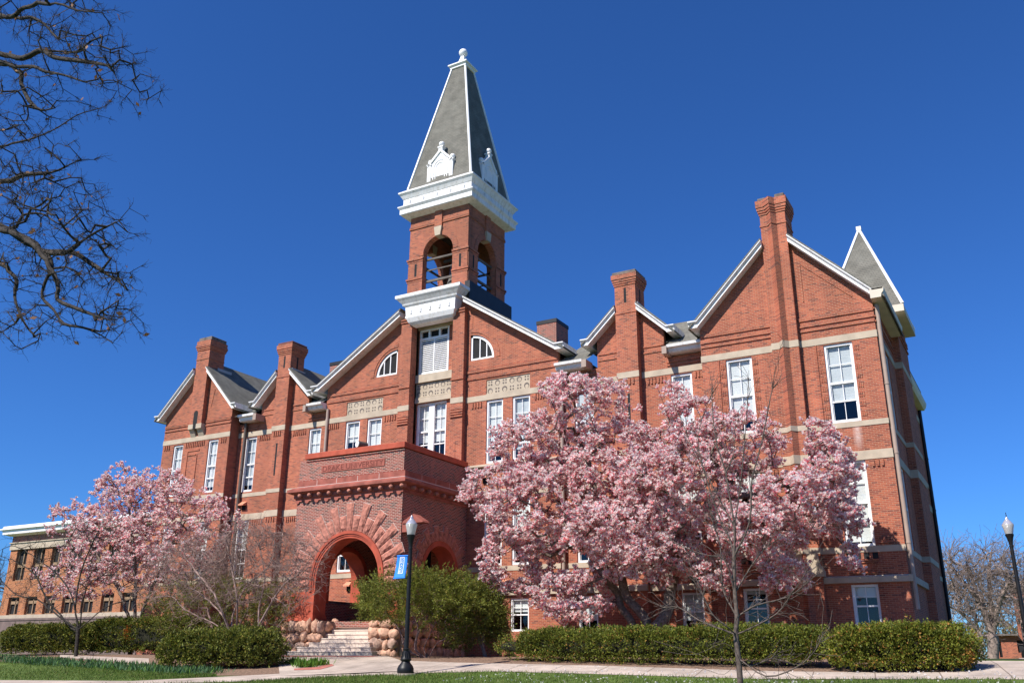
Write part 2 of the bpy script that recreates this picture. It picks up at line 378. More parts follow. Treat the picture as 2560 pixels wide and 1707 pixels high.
sheet('entrance_path', G2((700, 1690), (1045, 1676)), [(-28.6, 30.2), (-22.9, 30.2)], M['concrete'], .016)
sheet('side_path', G2((150, 1643), (300, 1655), (372, 1662)), G2((150, 1637), (300, 1643), (372, 1646)), M['concrete'], .02)
sheet('red_paver_strip', [(-28.2, 28.9), (-24.9, 29.2), (-22.9, 29.2)], [(-28.4, 29.7), (-24.9, 29.75), (-22.9, 29.75)], M['paver'], .024)
sheet('red_paver_strip.001', G2((735, 1672), (790, 1668), (829, 1660)), G2((735, 1676), (800, 1674), (835, 1664)), M['paver'], .024)
sheet('planting_bed', G2((920, 1644), (1010, 1650), (1140, 1656), (1500, 1664), (1930, 1678), (2240, 1681), (2470, 1680)), [(-22.9, 36.2), (-21.5, 36.2), (-18.6, 36.2), (-12.3, 36.2), (-8, 36.2), (-5, 36.2), (-2.6, 36.2)], M['mulch'], .005)
sheet('planting_bed.001', G2((-60, 1650), (200, 1664), (330, 1674), (520, 1688), (700, 1688)), [(-50, 36.2), (-42, 36.2), (-36, 36.2), (-32, 36.2), (-28.6, 30.2)], M['mulch'], .006)
sheet('pavement', [(-2.2, 26.1), (30, 26.1)], [(-3.2, 29.3), (30, 29.3)], M['concrete'], .011)
sheet('road', [(-2.4, 29.9), (40, 29.9)], [(-2.4, 45), (40, 45)], mat('shaded_asphalt', (.05, .05, .055), .9, .2, 4, bump=.004), .02)  # dark tone takes in the tree shade lying across the paving

# ------------------------------------------------------------------ the university hall
HALL = empty('university_hall', (-25.0, 36.0, 0), 'large red brick university hall with gables, chimneys and a white trimmed bell tower', 'building')
WD = .22     # depth of the window reveals
wallm = MB(); trim = MB(); strm = MB()
windows = []
def win(x0, x1, z0, z1, Y, kind, blind=None):
    windows.append((x0, x1, z0, z1, Y, kind, blind)); return rect(x0, x1, z0, z1)
rnd = random.Random(3)
# right wing
holes = [win(-10.2, -9.1, 8.68, 11.9, 36, 'tall', .80), win(-6.2, -5.1, 8.68, 11.9, 36, 'tall', .74),
         win(-10.2, -9.15, 3.95, 7.18, 36, 'tall', .3), win(-6.2, -5.15, 3.95, 7.18, 36, 'tall', .97),
         win(-10.2, -9.25, 1.08, 2.58, 36, 'low', .1), win(-6.18, -5.24, 1.08, 2.6, 36, 'low', .28)]
panel(wallm, [(-11.23, -1), (-4.15, -1), (-4.15, 13.72), (-7.63, 17.2), (-11.23, 13.6)], holes, FRONT(36), WD)
wallm.box(-11.23, -10.95, 36.22, 36.9, -1, 13.3)
# bay right
holes = [win(-12.97, -12.0, 8.72, 11.9, 36.9, 'tall', .9), win(-17.72, -16.75, 8.72, 11.9, 36.9, 'tall', .7),
         win(-12.97, -12.0, 3.95, 7.18, 36.9, 'tall', .6), win(-17.72, -16.75, 3.95, 7.18, 36.9, 'tall', .5),
         win(-13.02, -12.08, 1.05, 2.55, 36.9, 'low', .75), win(-17.72, -16.78, 1.05, 2.55, 36.9, 'low', .7)]
panel(wallm, [(-18.45, -1), (-11.23, -1), (-11.23, 12.75), (-13.2, 12.75), (-13.2, 14.25), (-14.83, 15.75), (-16.5, 14.2), (-16.5, 12.75), (-18.45, 12.75)], holes, FRONT(36.9), WD)
# centre block
qa = lambda cx, sgn: [(cx, 14.12)] + ([(cx+1.4*cos(pi/2*k/12)*sgn, 14.12+1.38*sin(pi/2*k/12)) for k in range(13)])
holes = [win(-22.42, -21.48, 8.78, 11.92, 36.7, 'tall', .72), win(-20.95, -19.98, 8.8, 11.92, 36.7, 'tall', .85),
         win(-31.25, -30.29, 8.8, 11.9, 36.7, 'tall', .35), win(-29.79, -28.83, 8.8, 11.9, 36.7, 'tall', .95),
         win(-22.45, -21.48, 3.98, 7.1, 36.7, 'tall', .2), win(-20.95, -19.98, 3.98, 7.1, 36.7, 'tall', .6),
         win(-31.25, -30.29, 4.05, 7.1, 36.7, 'tall', .3), win(-29.79, -28.83, 4.05, 7.1, 36.7, 'tall', .5),
         win(-21.0, -20.05, 1.1, 2.52, 36.7, 'low', .4),
         rect(-26.95, -24.33, 8.9, 17.0), qa(-23.42, 1), qa(-28.0, -1), rect(-22.44, -19.98, 12.21, 12.98), rect(-31.25, -28.82, 12.21, 12.98),
         rect(-27.0, -25.4, 3.0, 5.6)]
panel(wallm, [(-32.68, -1), (-18.45, -1), (-18.45, 14.02), (-23.6, 17.4), (-25.6, 18.0), (-27.6, 17.35), (-32.68, 14.12)], holes, FRONT(36.7), WD)
wallm.box(-18.7, -18.45, 36.92, 37.3, -1, 13.2); wallm.box(-32.68, -32.4, 36.92, 37.3, -1, 13.2)
lg = [win(-26.9, -25.05, 9.4, 12.4, 37.1, 'pair', .7), rect(-26.86, -25.0, 13.97, 16.46)]
panel(wallm, rect(-26.95, -24.33, 8.8, 17.0), lg, FRONT(37.1), .2)
for x0, x1 in ((-24.33, -23.62), (-27.6, -26.93)):
    wallm.box(x0, x1, 36.4, 36.69, 8.6, 17.0)
    for k in range(4): trim.box(x0-.03, x1+.03, 36.37-.015*k, 36.4, 11.55-.13*k+.06, 11.62-.13*k+.06)
    for z in (16.75, 16.9, 13.14): trim.box(x0-.03, x1+.03, 36.35, 36.4, z, z+.07)
    wallm.box((x0+x1)/2-.09, (x0+x1)/2-.02, 36.385, 36.4, 9, 10)
# bay left
holes = [win(-38.82, -37.92, 8.76, 11.9, 36.9, 'tall', .9), win(-34.0, -33.13, 8.76, 11.88, 36.9, 'tall', .95),
         win(-38.82, -37.92, 3.95, 7.15, 36.9, 'tall', .5), win(-34.0, -33.13, 3.95, 7.15, 36.9, 'tall', .6)]
panel(wallm, [(-39.44, -1), (-32.68, -1), (-32.68, 12.75), (-34.2, 12.75), (-34.2, 14.1), (-35.95, 15.8), (-37.75, 14.0), (-37.75, 12.75), (-39.44, 12.75)], holes, FRONT(36.9), WD)
# left gable block
holes = [win(-44.0, -43.18, 8.8, 11.86, 36.2, 'tall', .9), win(-41.07, -40.27, 8.8, 11.88, 36.2, 'tall', .92),
         win(-44.0, -43.18, 4.0, 7.15, 36.2, 'tall', .6), win(-41.07, -40.27, 4.0, 7.15, 36.2, 'tall', .5)]
panel(wallm, [(-44.95, -1), (-39.4, -1), (-39.4, 13.95), (-42.1, 16.65), (-44.95, 13.85)], holes, FRONT(36.2), WD)
wallm.box(-39.62, -39.4, 36.42, 36.9, -1, 13.5)
wallm.box(-44.95, -44.73, 36.42, 50, -1, 13.5)
# right side wall, stair pavilion, rear part
side = [rect(37.9, 38.9, 8.7, 11.9), rect(37.9, 38.9, 3.95, 7.18)]
panel(wallm, [(36.22, -1), (40.85, -1), (40.85, 13.5), (36.22, 13.5)], side, RIGHT(-4.15), WD)
wallm.box(-6.4, -3.85, 40.85, 44.0, -1, 14.5)
wallm.box(-4.7, -4.45, 44.0, 52, -1, 12.9)
wallm.box(-11, -4.5, 51.8, 52, -1, 12.9); wallm.box(-44.9, -11, 49.8, 50, -1, 13)
wallm.build('wall', M['brick'], HALL)
# chimney breasts and stacks, each with its cap
def stack(x0, x1, y0, y1, z0, zt, capm, corb, slit=None, label=None):
    m = MB(); m.box(x0, x1, y0, y1, z0, zt-.15)
    for k, (a, b) in enumerate(corb): m.box(x0-b, x1+b, y0-b, y1+b, a, corb[k+1][0] if k+1 < len(corb) else zt-.15)
    m.box(x0-.025, x1+.025, y0-.025, y1+.025, zt-2.1, zt-2.04)
    if slit:
        for (a, b) in slit: m.box((x0+x1)/2-.06, (x0+x1)/2+.06, y0-.003, y0+.01, a, b, 1)
        m.box(x1-.01, x1+.003, (y0+y1)/2-.06, (y0+y1)/2+.06, slit[0][0], slit[0][1], 1)
    o = m.build('chimney', [M['brick'], M['void']], HALL)
    c = MB(); c.box(x0-.08, x1+.08, y0-.08, y1+.08, zt-.148, zt); c.build('chimney_cap', capm, o, bevel=.02)
    return o
cb = lambda z: [(z, .03), (z+.1, .06), (z+.2, .09), (z+.32, .12)]
stack(-15.35, -14.32, 36.5, 37.6, -1, 17.15, M['capdark'], cb(16.45), [(15.58, 16.32), (9.2, 11.2)])
stack(-36.42, -35.46, 36.5, 37.6, -1, 17.15, M['capred'], cb(16.42), [(15.6, 16.32), (9.4, 11.2)])
m = MB(); m.box(-42.6, -41.55, 35.9, 37.1, 12.9, 18.1)
for k, (a, b) in enumerate([(17.5, .04), (17.6, .07), (17.7, .1), (17.85, .07)]): m.box(-42.6-b, -41.55+b, 35.9-b, 37.1+b, a, [17.6, 17.7, 17.85, 18.1][k])
m.box(-42.63, -41.52, 35.87, 37.1, 16.9, 16.96)
m.prism(arch(-42.08, .17, 13.55, 12.6, 8), -.004, .02, FRONT(35.9), 1)
o = m.build('chimney', [M['brick'], M['void']], HALL)
c = MB(); c.box(-42.6, -41.52, 35.9, 37.1, 18.1, 18.33); c.build('chimney_cap', M['capdark'], o, bevel=.02)
c = MB()
for x0, x1 in ((-42.6, -42.2), (-41.95, -41.5)):
    c.prism([(35.88, 12.9), (35.88, 12.62), (36.0, 12.55), (36.2, 12.15), (36.2, 12.9)], x0, x1, lambda u, v, d: (d, u, v))
build_split(c, 'corbel_bracket', M['buff'], o, .05)
# right wing chimney, with its pointed middle rib
plan = [(-8.17, 35.99), (-8.17, 35.75), (-7.86, 35.75), (-7.66, 35.5), (-7.47, 35.74), (-7.1, 35.74), (-7.1, 35.99)]
def planprism(mb, pl, z0, z1, gr=0, yb=None):
    cx, cy = -7.63, 36.2
    pl = [(p[0]+gr*(1 if p[0] > cx else -1)*(abs(p[0]-cx) > .2), p[1]-gr*(p[1] < 35.95)) for p in pl]
    if yb: pl = [(x, yb+gr if y > 35.95 else y) for x, y in pl]
    mb.prism(pl, z0, z1, lambda u, v, d: (u, v, d))
m = MB(); planprism(m, plan, -1, 16.2); planprism(m, plan, 16.2, 18.6, yb=36.95)
for a, b, gr in ((18.05, 18.15, .03), (18.15, 18.26, .06), (18.26, 18.4, .09), (18.4, 18.72, .12), (17.5, 17.57, .03)): planprism(m, plan, a, b, gr, 36.95)
o = m.build('chimney', M['brick'], HALL)
c = MB(); c.box(-8.2, -7.86, 35.7, 36.9, 18.72, 18.86); c.box(-7.46, -7.06, 35.7, 36.9, 18.72, 18.9); c.build('chimney_cap', M['capdark'], o, bevel=.02)
# low rear stacks
for x0, x1, y0, zt in ((-21.35, -20.2, 40, 16.95), (-35.6, -34.4, 40, 16.85)):
    m = MB(); m.box(x0, x1, y0, y0+1.4, 13, zt-.2); o = m.build('chimney', M['brick_old'], HALL)
    c = MB(); c.box(x0-.03, x1+.03, y0-.03, y0+1.43, zt-.199, zt); c.build('chimney_cap', M['flash'], o)
# projecting brick courses (double shadow lines), dentils
def courses(x0, x1, Y, zs, p=.045, h=.075):
    for z in zs: trim.box(x0, x1, Y-p, Y-.001, z-h/2, z+h/2)
def dentils(x0, x1, Y, zt, h=.28):
    n = max(2, int((x1-x0)/.14))
    for k in range(n): trim.box(x0+(k+.25)*(x1-x0)/n, x0+(k+.75)*(x1-x0)/n, Y-.05, Y-.001, zt-h, zt)
for x0, x1 in ((-11.22, -8.2), (-7.07, -4.16)): courses(x0, x1, 36, (13.14, 13.07, 12.8, 12.6))
for x0, x1 in ((-32.66, -27.62), (-23.6, -18.47)): courses(x0, x1, 36.7, (13.56, 13.48, 13.2, 13.12))
for x0, x1 in ((-44.94, -42.62), (-41.45, -39.42)): courses(x0, x1, 36.2, (13.08, 12.98, 12.78))
for x0, x1 in ((-16.45, -15.37), (-14.3, -13.22), (-37.7, -36.45), (-35.44, -34.25)): courses(x0, x1, 36.9, (13.38, 13.1), .035)
for x0, x1 in ((-18.42, -16.6), (-13.1, -11.25), (-39.35, -37.9), (-34.1, -32.7)): courses(x0, x1, 36.9, (12.36, 12.5), .05)
for x0, x1, Y in ((-12.0+.1, -11.3, 36.9), (-14.1, -13.15, 36.9), (-15.2, -14.5, 36.5), (-16.5, -15.5, 36.9), (-23.3, -22.65, 36.7), (-19.75, -18.9, 36.7), (-32.55, -31.7, 36.7),
                  (-28.7, -27.9, 36.7), (-35.2, -34.2, 36.9), (-36.3, -35.7, 36.5), (-37.75, -36.6, 36.9), (-43.0, -41.35, 36.2), (-44.85, -44.3, 36.2), (-40.1, -39.6, 36.2)):
    dentils(x0, x1, Y, 11.9)
for x0, x1, Y in ((-4.95, -4.45, 36), (-9.0, -8.4, 36), (-37.7, -36.6, 36.9), (-35.2, -34.2, 36.9), (-36.3, -35.6, 36.5), (-14.1, -13.15, 36.9)): dentils(x0, x1, Y, 7.12, .24)
trim.box(-5.0, -4.5, 35.95, 35.999, 4.05, 4.13); 
for k in range(4): trim.box(-4.95+.12*k, -4.9+.12*k, 35.95, 35.999, 4.13, 4.25)
for x0, x1 in ((-10.45, -10.22), (-9.08, -8.85), (-6.45, -6.22), (-5.08, -4.85)):      # toothed brick jambs beside the wing's top windows
    for k in range(8): 
        for q in range(3): trim.box(x0+.03+.07*q, x0+.07+.07*q, 35.975, 35.999, 8.85+k*.38, 9.05+k*.38)
for x in (-10.47, -6.47): trim.box(x-.03, x, 35.96, 35.999, 8.7, 11.93)
for sgn, xs in ((1, -7.0), (-1, -8.27)): pass
# sunk line of the panel under each rake of the wing
def strip(mb, a, b, w, Y, p, mi=0):
    (x0, z0), (x1, z1) = a, b; L = hypot(x1-x0, z1-z0); nx, nz = -(z1-z0)/L*w, (x1-x0)/L*w
    mb.prism([(x0, z0), (x1, z1), (x1+nx, z1+nz), (x0+nx, z0+nz)], -p, -.001, FRONT(Y), mi)
strip(trim, (-6.75, 15.55), (-4.9, 13.75), .05, 36, .03); strip(trim, (-6.75, 13.9), (-6.75, 15.5), .05, 36, .025)
strip(trim, (-23.2, 16.5), (-19.2, 14.0), .06, 36.7, .03); strip(trim, (-23.3, 15.7), (-23.3, 16.5), .06, 36.7, .025)
strip(trim, (-41.05, 14.95), (-41.25, 13.9), .05, 36.2, .025)
# raised brick arches over the half-round windows, tall panel frame on the left gable
for cx, s in ((-23.42, 1), (-28.0, -1)):
    for k in range(14):
        a0, a1 = pi/2*k/14, pi/2*(k+1)/14
        q = [(cx+s*1.52*cos(a0), 14.12+1.5*sin(a0)), (cx+s*1.75*cos(a0), 14.12+1.72*sin(a0)), (cx+s*1.75*cos(a1), 14.12+1.72*sin(a1)), (cx+s*1.52*cos(a1), 14.12+1.5*sin(a1))]
        trim.prism(q, -.03, -.001, FRONT(36.7))
for a in ((-42.75, -41.75, 11.35, 11.43), (-42.75, -42.68, 9.6, 11.35), (-41.95, -41.88, 9.5, 11.1), (-42.7, -42.0, 11.1, 11.17), (-42.5, -41.95, 9.45, 9.52)): trim.box(a[0], a[1], 36.16, 36.199, a[2], a[3])
for x in (-4.15,):
    for z in (13.14, 12.8, 12.6): trim.box(x+.001, x+.045, 36.02, 40.8, z-.035, z+.035)
for z in (13.9, 13.75, 13.5): trim.box(-6.45, -3.8, 40.8, 44.05, z-.04, z+.04)
build_split(trim, 'brick_trim', M['brick'], HALL)
# stone courses: one course mesh per level
def course(z0, z1, spans, name='stone_course'):
    m = MB()
    for x0, x1, Y in spans: m.box(x0, x1, Y-.02, Y+.03, z0, z1)
    return m, name
ST = [(-11.25, -4.13, 36), (-18.44, -11.26, 36.9), (-32.69, -27.61, 36.7), (-23.61, -18.43, 36.7), (-39.4, -32.7, 36.9), (-44.97, -39.38, 36.2), (-15.37, -14.3, 36.5), (-36.44, -35.44, 36.5), (-27.62, -26.91, 36.4), (-24.35, -23.6, 36.4)]
for z0, z1, top in ((11.94, 12.22, 1), (8.46, 8.67, 0), (7.16, 7.5, 0), (3.74, 3.96, 0)):
    m = MB()
    for x0, x1, Y in ST:
        if not top and x1-x0 < 1.5 and Y == 36.4: continue
        if z0 < 8 and -33 < x0 < -27.0: x1 = min(x1, -29.5)
        m.box(x0, x1, Y-.022, Y+.03, z0, z1)
    pl = [(p[0]+(.012 if p[0] > -7.63 else -.012), p[1]-.02) for p in plan]
    m.prism(pl, z0, z1, lambda u, v, d: (u, v, d))
    m.box(-4.16, -4.125, 36.0, 40.84, z0, z1); m.box(-6.42, -3.825, 40.82, 44.02, z0, z1); m.box(-4.5, -4.43, 44.1, 52, z0, z1)
    build_split(m, 'stone_course', M['buff'], HALL)
m = MB()
for x0, x1, Y in ST:
    if Y == 36.4: continue
    if x0 < -27: continue
    m.prism([(Y-.12, 2.66), (Y-.12, 2.86), (Y-.02, 2.92), (Y+.03, 2.92), (Y+.03, 2.66)], x0, x1, lambda u, v, d: (d, u, v))
m.box(-4.16, -4.03, 35.9, 40.84, 2.66, 2.9)
m.prism([(-8.6, 2.9), (-7.0, 2.9), (-7.0, 3.1), (-7.12, 3.3), (-7.2, 3.75), (-8.35, 3.75), (-8.45, 3.3), (-8.6, 3.1)], -.3, 0, FRONT(35.9))
build_split(m, 'base_course', M['buff'], HALL, .1)
m = MB(); m.prism([(36.45, 8.6), (36.45, 8.66), (36.7, 8.76), (36.7, 8.6)], -23.35, -18.5, lambda u, v, d: (d, u, v)); m.box(-18.4, -11.3, 36.84, 36.92, 8.46, 8.7)
build_split(m, 'stone_ledge', M['buff'], HALL)
# rosette panels; the shade in their hollows is laid on as dark shapes
def rosettes(x0, x1, z0, z1, Y):
    m = MB(); m.box(x0, x1, Y, Y+.1, z0, z1)
    nx = max(3, round((x1-x0)/((z1-z0)/2))); cw = (x1-x0)/nx; ch = (z1-z0)/2
    for i in range(nx):
        for j in range(2):
            cx, cz = x0+(i+.5)*cw, z0+(j+.5)*ch; r = min(cw, ch)*.38
            if (i+j+(i > nx//2)) % 2:
                for a in (45, 135, 225, 315):
                    ax, az = cx+r*.72*cos(radians(a)), cz+r*.72*sin(radians(a))
                    m.prism([(ax+r*.34*cos(2*pi*k/6), az+r*.34*sin(2*pi*k/6)) for k in range(6)], -.006, .05, FRONT(Y), 1)
            else:
                m.prism([(cx+r*cos(2*pi*k/16), cz+r*sin(2*pi*k/16)) for k in range(16)], -.004, .05, FRONT(Y), 1)
                m.prism([(cx+r*.12+r*.68*cos(2*pi*k/12), cz-r*.28+r*.68*sin(2*pi*k/12)) for k in range(12)], -.012, .05, FRONT(Y), 0)
                
    m.box(x0, x1, Y-.06, Y+.02, z0-.0, z0+.04); 
    m.build('rosette_panel', [M['buff'], M['capdark']], HALL)
rosettes(-22.44, -19.98, 12.215, 12.975, 36.74); rosettes(-31.25, -28.82, 12.215, 12.975, 36.74); rosettes(-26.94, -24.34, 12.7, 13.47, 37.04)
m = MB(); m.box(-26.94, -24.34, 36.95, 37.12, 12.42, 12.68); m.box(-26.94, -24.34, 36.92, 37.12, 13.5, 13.93); m.box(-26.94, -24.34, 36.98, 37.12, 16.47, 16.98); build_split(m, 'lintel', M['buff'], HALL, .05)
# windows
def window(x0, x1, z0, z1, Y, kind, blind, idx):
    fw = .075 if kind == 'low' else .09; yo = Y+.06
    m = MB()
    def b(a, c, z_0, z_1, y0=yo, y1=yo+.12): m.box(a, c, y0, y1, z_0, z_1)
    b(x0, x0+fw, z0, z1); b(x1-fw, x1, z0, z1); b(x0+fw, x1-fw, z1-fw*1.1, z1); b(x0+fw, x1-fw, z0, z0+fw*1.2, yo-.03)
    ix0, ix1, iz0, iz1 = x0+fw, x1-fw, z0+fw*1.2, z1-fw*1.1; H = iz1-iz0; ym = yo+.06
    if kind == 'low': rails = [(.5, .03, 1), (.75, .013, 0)]
    else: rails = [(.5, .042, 1), (.25, .03, 1), (.75, .013, 0)]
    for f, t, s in rails: b(ix0, ix1, iz0+H*f-t, iz0+H*f+t, ym-(.03 if s else 0), ym+.04)
    vx = [(ix0+ix1)/2] if kind != 'pair' else []
    for x in vx: b(x-.012, x+.012, iz0, iz1, ym+.004, ym+.035)
    if kind == 'pair':
        xm = (ix0+ix1)/2; b(xm-.17, xm+.17, iz0, iz1, yo-.02, ym+.045)
        for x in ((ix0+xm-.17)/2, (ix1+xm+.17)/2): b(x-.012, x+.012, iz0, iz1, ym+.004, ym+.035)
    for x in (ix0, ix1-.035): b(x, x+.035, iz0, iz1, ym+.002, ym+.038)
    o = m.build('window', M['white'], HALL)
    p = MB(); p.face([(ix0, ym+.02, iz0), (ix1, ym+.02, iz0), (ix1, ym+.02, iz1), (ix0, ym+.02, iz1)]); p.build('pane', M['glass'], o)
    if blind > .05:
        q = MB(); q.box(ix0, ix1, ym+.09, ym+.1, iz1-H*blind, iz1)
        for k in range(int(H*blind/.12)): q.box(ix0, ix1, ym+.088, ym+.09, iz1-.12*k-.01, iz1-.12*k)
        q.build('blind', M['blind2'] if idx % 3 == 1 else M['blind'], o)
    v = MB(); d = 1.2
    v.face([(x0, Y+WD+d, z0), (x1, Y+WD+d, z0), (x1, Y+WD+d, z1), (x0, Y+WD+d, z1)])
    for a, c in (((x0, z0), (x1, z0)), ((x1, z0), (x1, z1)), ((x1, z1), (x0, z1)), ((x0, z1), (x0, z0))):
        v.face([(a[0], Y+WD-.01, a[1]), (c[0], Y+WD-.01, c[1]), (c[0], Y+WD+d, c[1]), (a[0], Y+WD+d, a[1])])
    v.build('dark_interior', M['void'], o)
    if kind != 'pair' and z0 < 8:
        pass
for i, w in enumerate(windows): window(*w, i)
for z0, z1 in ((8.7, 11.9), (3.95, 7.18)):          # windows on the right side wall
    m = MB()
    for a, b_, c, d in ((37.9, 38.0, z0, z1), (38.8, 38.9, z0, z1), (38.0, 38.8, z0, z0+.1), (38.0, 38.8, z1-.1, z1), (38.0, 38.8, (z0+z1)/2-.05, (z0+z1)/2+.05)): m.box(-4.3, -4.2, a, b_, c, d)
    o = m.build('window', M['white'], HALL); p = MB(); p.box(-4.28, -4.27, 38, 38.8, z0+.1, z1-.1); p.build('pane', M['void'], o)
for cx, s in ((-23.42, 1), (-28.0, -1)):            # quarter-round attic windows
    m = MB(); z0 = 14.12
    R = lambda r: [(cx+s*r*cos(pi/2*k/16), z0+r*.986*sin(pi/2*k/16)) for k in range(17)]
    a, b_ = R(1.4), R(1.26)
    for k in range(16): m.prism([a[k], a[k+1], b_[k+1], b_[k]], .06, .18, FRONT(36.7))
    m.box(min(cx, cx+s*.1), max(cx, cx+s*.1), 36.76, 36.88, z0, z0+1.38); m.box(min(cx+s*.1, cx+s*1.38), max(cx+s*.1, cx+s*1.38), 36.74, 36.88, z0, z0+.1)
    for x in (.52, .92): m.box(cx+s*x-.025, cx+s*x+.025, 36.78, 36.86, z0+.1, z0+sqrt(1.3**2-x*x)*.98)
    o = m.build('window', M['white'], HALL)
    p = MB(); p.prism([(cx, z0)]+R(1.35), .13, .135, FRONT(36.7)); p.build('pane', M['void'], o)
m = MB(); X0, X1 = -26.86, -25.0                      # louvred belfry shutter
for x0, x1, z0, z1 in ((X0, X0+.1, 13.97, 16.46), (X1-.1, X1, 13.97, 16.46), (X0+.1, X1-.1, 13.97, 14.07), (X0+.1, X1-.1, 15.86, 16.0), (X0+.1, X1-.1, 16.36, 16.46), (-25.96, -25.9, 14.07, 15.86), (-26.32, -26.2, 16.0, 16.36), (-25.66, -25.54, 16.0, 16.36)): m.box(x0, x1, 37.08, 37.2, z0, z1)
o = m.build('louvre_shutter', M['white'], HALL)
q = MB()
for k in range(17):
    z = 14.08+k*.105; q.add([(X0+.1, 37.1, z), (X1-.1, 37.1, z), (X1-.1, 37.19, z+.085), (X0+.1, 37.19, z+.085), (X0+.1, 37.1, z+.02), (X1-.1, 37.1, z+.02), (X1-.1, 37.19, z+.105), (X0+.1, 37.19, z+.105)], [(0, 1, 2, 3), (4, 7, 6, 5), (0, 4, 5, 1), (3, 2, 6, 7)])
q.build('slats', M['white'], o)
q = MB(); q.box(X0, X1, 37.22, 37.26, 13.97, 16.46); q.build('backing', M['void'], o)
# rakes: cornice boards that follow each gable
def rake(mb, a, b, yf, yw, mi=0, h=.27):
    # a (eave end), b (upper end): top edge of the crown
    (x0, z0), (x1, z1) = a, b
    sl = (z1-z0)/(x1-x0)
    prof = [(yf, 0), (yf, -.05), (yf+.06, -.11), (yf+.1, -.13), (yf+.1, -h), (yf+.14, -h), (yw-.005, -h+.0), (yw-.005, 0)]
    rings = [[(x, y, z+dz) for y, dz in prof] for x, z in ((x0, z0), (x1, z1))]
    mb.sweep(rings, mi=mi)
def gable_trim(L, T1, T2, Rr, yf, yw, kick=.42, yb=None):
    m = MB()
    rake(m, L, T1, yf, yw); rake(m, Rr, T2, yf, yw)
    for (x, z), s in ((L, -1), (Rr, 1)):      # level return at each foot, running back along the eave
        xa, xb = sorted((x, x+s*kick))
        prof = [(0, 0), (0, -.05), (.06, -.11), (.1, -.13), (.1, -.3)]
        m.sweep([[(xx, yf+o_, z+dz) for o_, dz in prof]+[(xx, yw+.9, z-.3), (xx, yw+.9, z)] for xx in (xa, xb)])
    return build_split(m, 'rake_cornice', M['white_old'], HALL)
gable_trim((-11.2, 13.72), (-8.18, 16.83), (-7.09, 16.83), (-4.05, 13.75), 35.5, 36.0, .40)
gable_trim((-32.95, 14.05), (-27.62, 17.42), (-23.62, 17.5), (-18.4, 14.08), 36.1, 36.7, .5)
gable_trim((-16.75, 14.1), (-15.36, 15.42), (-14.31, 15.42), (-12.9, 14.08), 36.35, 36.9, .38)
gable_trim((-37.95, 13.88), (-36.43, 15.42), (-35.45, 15.45), (-33.95, 13.96), 36.35, 36.9, .38)
gable_trim((-45.15, 13.74), (-42.62, 16.3), (-41.53, 16.3), (-39.1, 13.76), 35.7, 36.2, .36)
# eaves between the gables
def eave(x0, x1, yf, z0, z1, caps=(0, 0)):
    m = MB()
    prof = [(yf, z1), (yf+.02, z1-.12), (yf+.16, z1-.17), (yf+.2, z0+.06), (yf+.26, z0), (37.0, z0), (37.0, z1)]
    m.sweep([[(x, y, z) for y, z in prof] for x in (x0, x1)])
    o = m.build('gutter', M['white_old'], HALL)
    for k, x in enumerate((x0, x1)):
        if caps[k]:
            c = MB(); c.box(min(x, x+caps[k]), max(x, x+caps[k]), yf-.02, 36.9, z0-.08, z1-.06); c.build('gutter_end', M['pipe'], o)
eave(-12.85, -11.24, 36.2, 12.78, 13.1, (-.22, 0)); eave(-18.44, -17.0, 36.2, 12.76, 13.1, (0, .24))
eave(-33.75, -32.7, 36.2, 12.78, 13.12, (-.2, 0)); eave(-38.95, -37.7, 36.2, 12.76, 13.12, (0, .24))
m = MB()
m.sweep([[(x, y, z) for x, z in ((-3.62, 13.75), (-3.64, 13.6), (-3.72, 13.5), (-3.75, 13.36), (-4.14, 13.36), (-4.14, 13.75))] for y in (35.5, 40.8)])
m.sweep([[(x, y, z) for x, z in ((-4.0, 13.1), (-4.05, 12.9), (-4.15, 12.75), (-4.6, 12.75), (-4.6, 13.1))] for y in (44.2, 52.3)])
build_split(m, 'eave_cornice', M['soffit'], HALL)
# roofs
m = MB()
def slab(a, b, y0, y1, t=.09):
    (x0, z0), (x1, z1) = a, b
    m.sweep([[(x0, y, z0+.012), (x1, y, z1+.012), (x1, y, z1+t+.012), (x0, y, z0+t+.012)] for y in (y0, y1)])
def lerp2(a, b, x): f = (x-a[0])/(b[0]-a[0]); return (x, a[1]+(b[1]-a[1])*f)
for L, A, Rr, y0, y1, xc0, xc1, yc in (((-11.6, 13.35), (-7.65, 17.38), (-3.62, 13.33), 35.53, 40.9, -8.2, -7.08, 36.9), ((-33.4, 13.75), (-25.6, 18.72), (-17.9, 13.75), 36.13, 50, -27.55, -23.65, 37.0),
                     ((-17.1, 13.78), (-14.83, 15.92), (-12.5, 13.7), 36.38, 41.5, -15.36, -14.31, 37.55), ((-38.35, 13.5), (-35.95, 15.95), (-33.5, 13.5), 36.38, 41.5, -36.44, -35.45, 37.55),
                     ((-45.5, 13.4), (-42.08, 16.85), (-38.75, 13.38), 35.73, 50, -42.62, -41.52, 37.05)):
    slab(L, lerp2(L, A, xc0), y0, yc); slab(lerp2(A, Rr, xc1), Rr, y0, yc); slab(L, A, yc, y1); slab(A, Rr, yc, y1)
slab((-11.6, 13.35), (-7.65, 17.38), 40.9, 50); slab((-7.65, 17.38), (-4.2, 13.9), 40.9, 43.9); slab((-7.65, 17.38), (-4.0, 13.1), 44.3, 50)
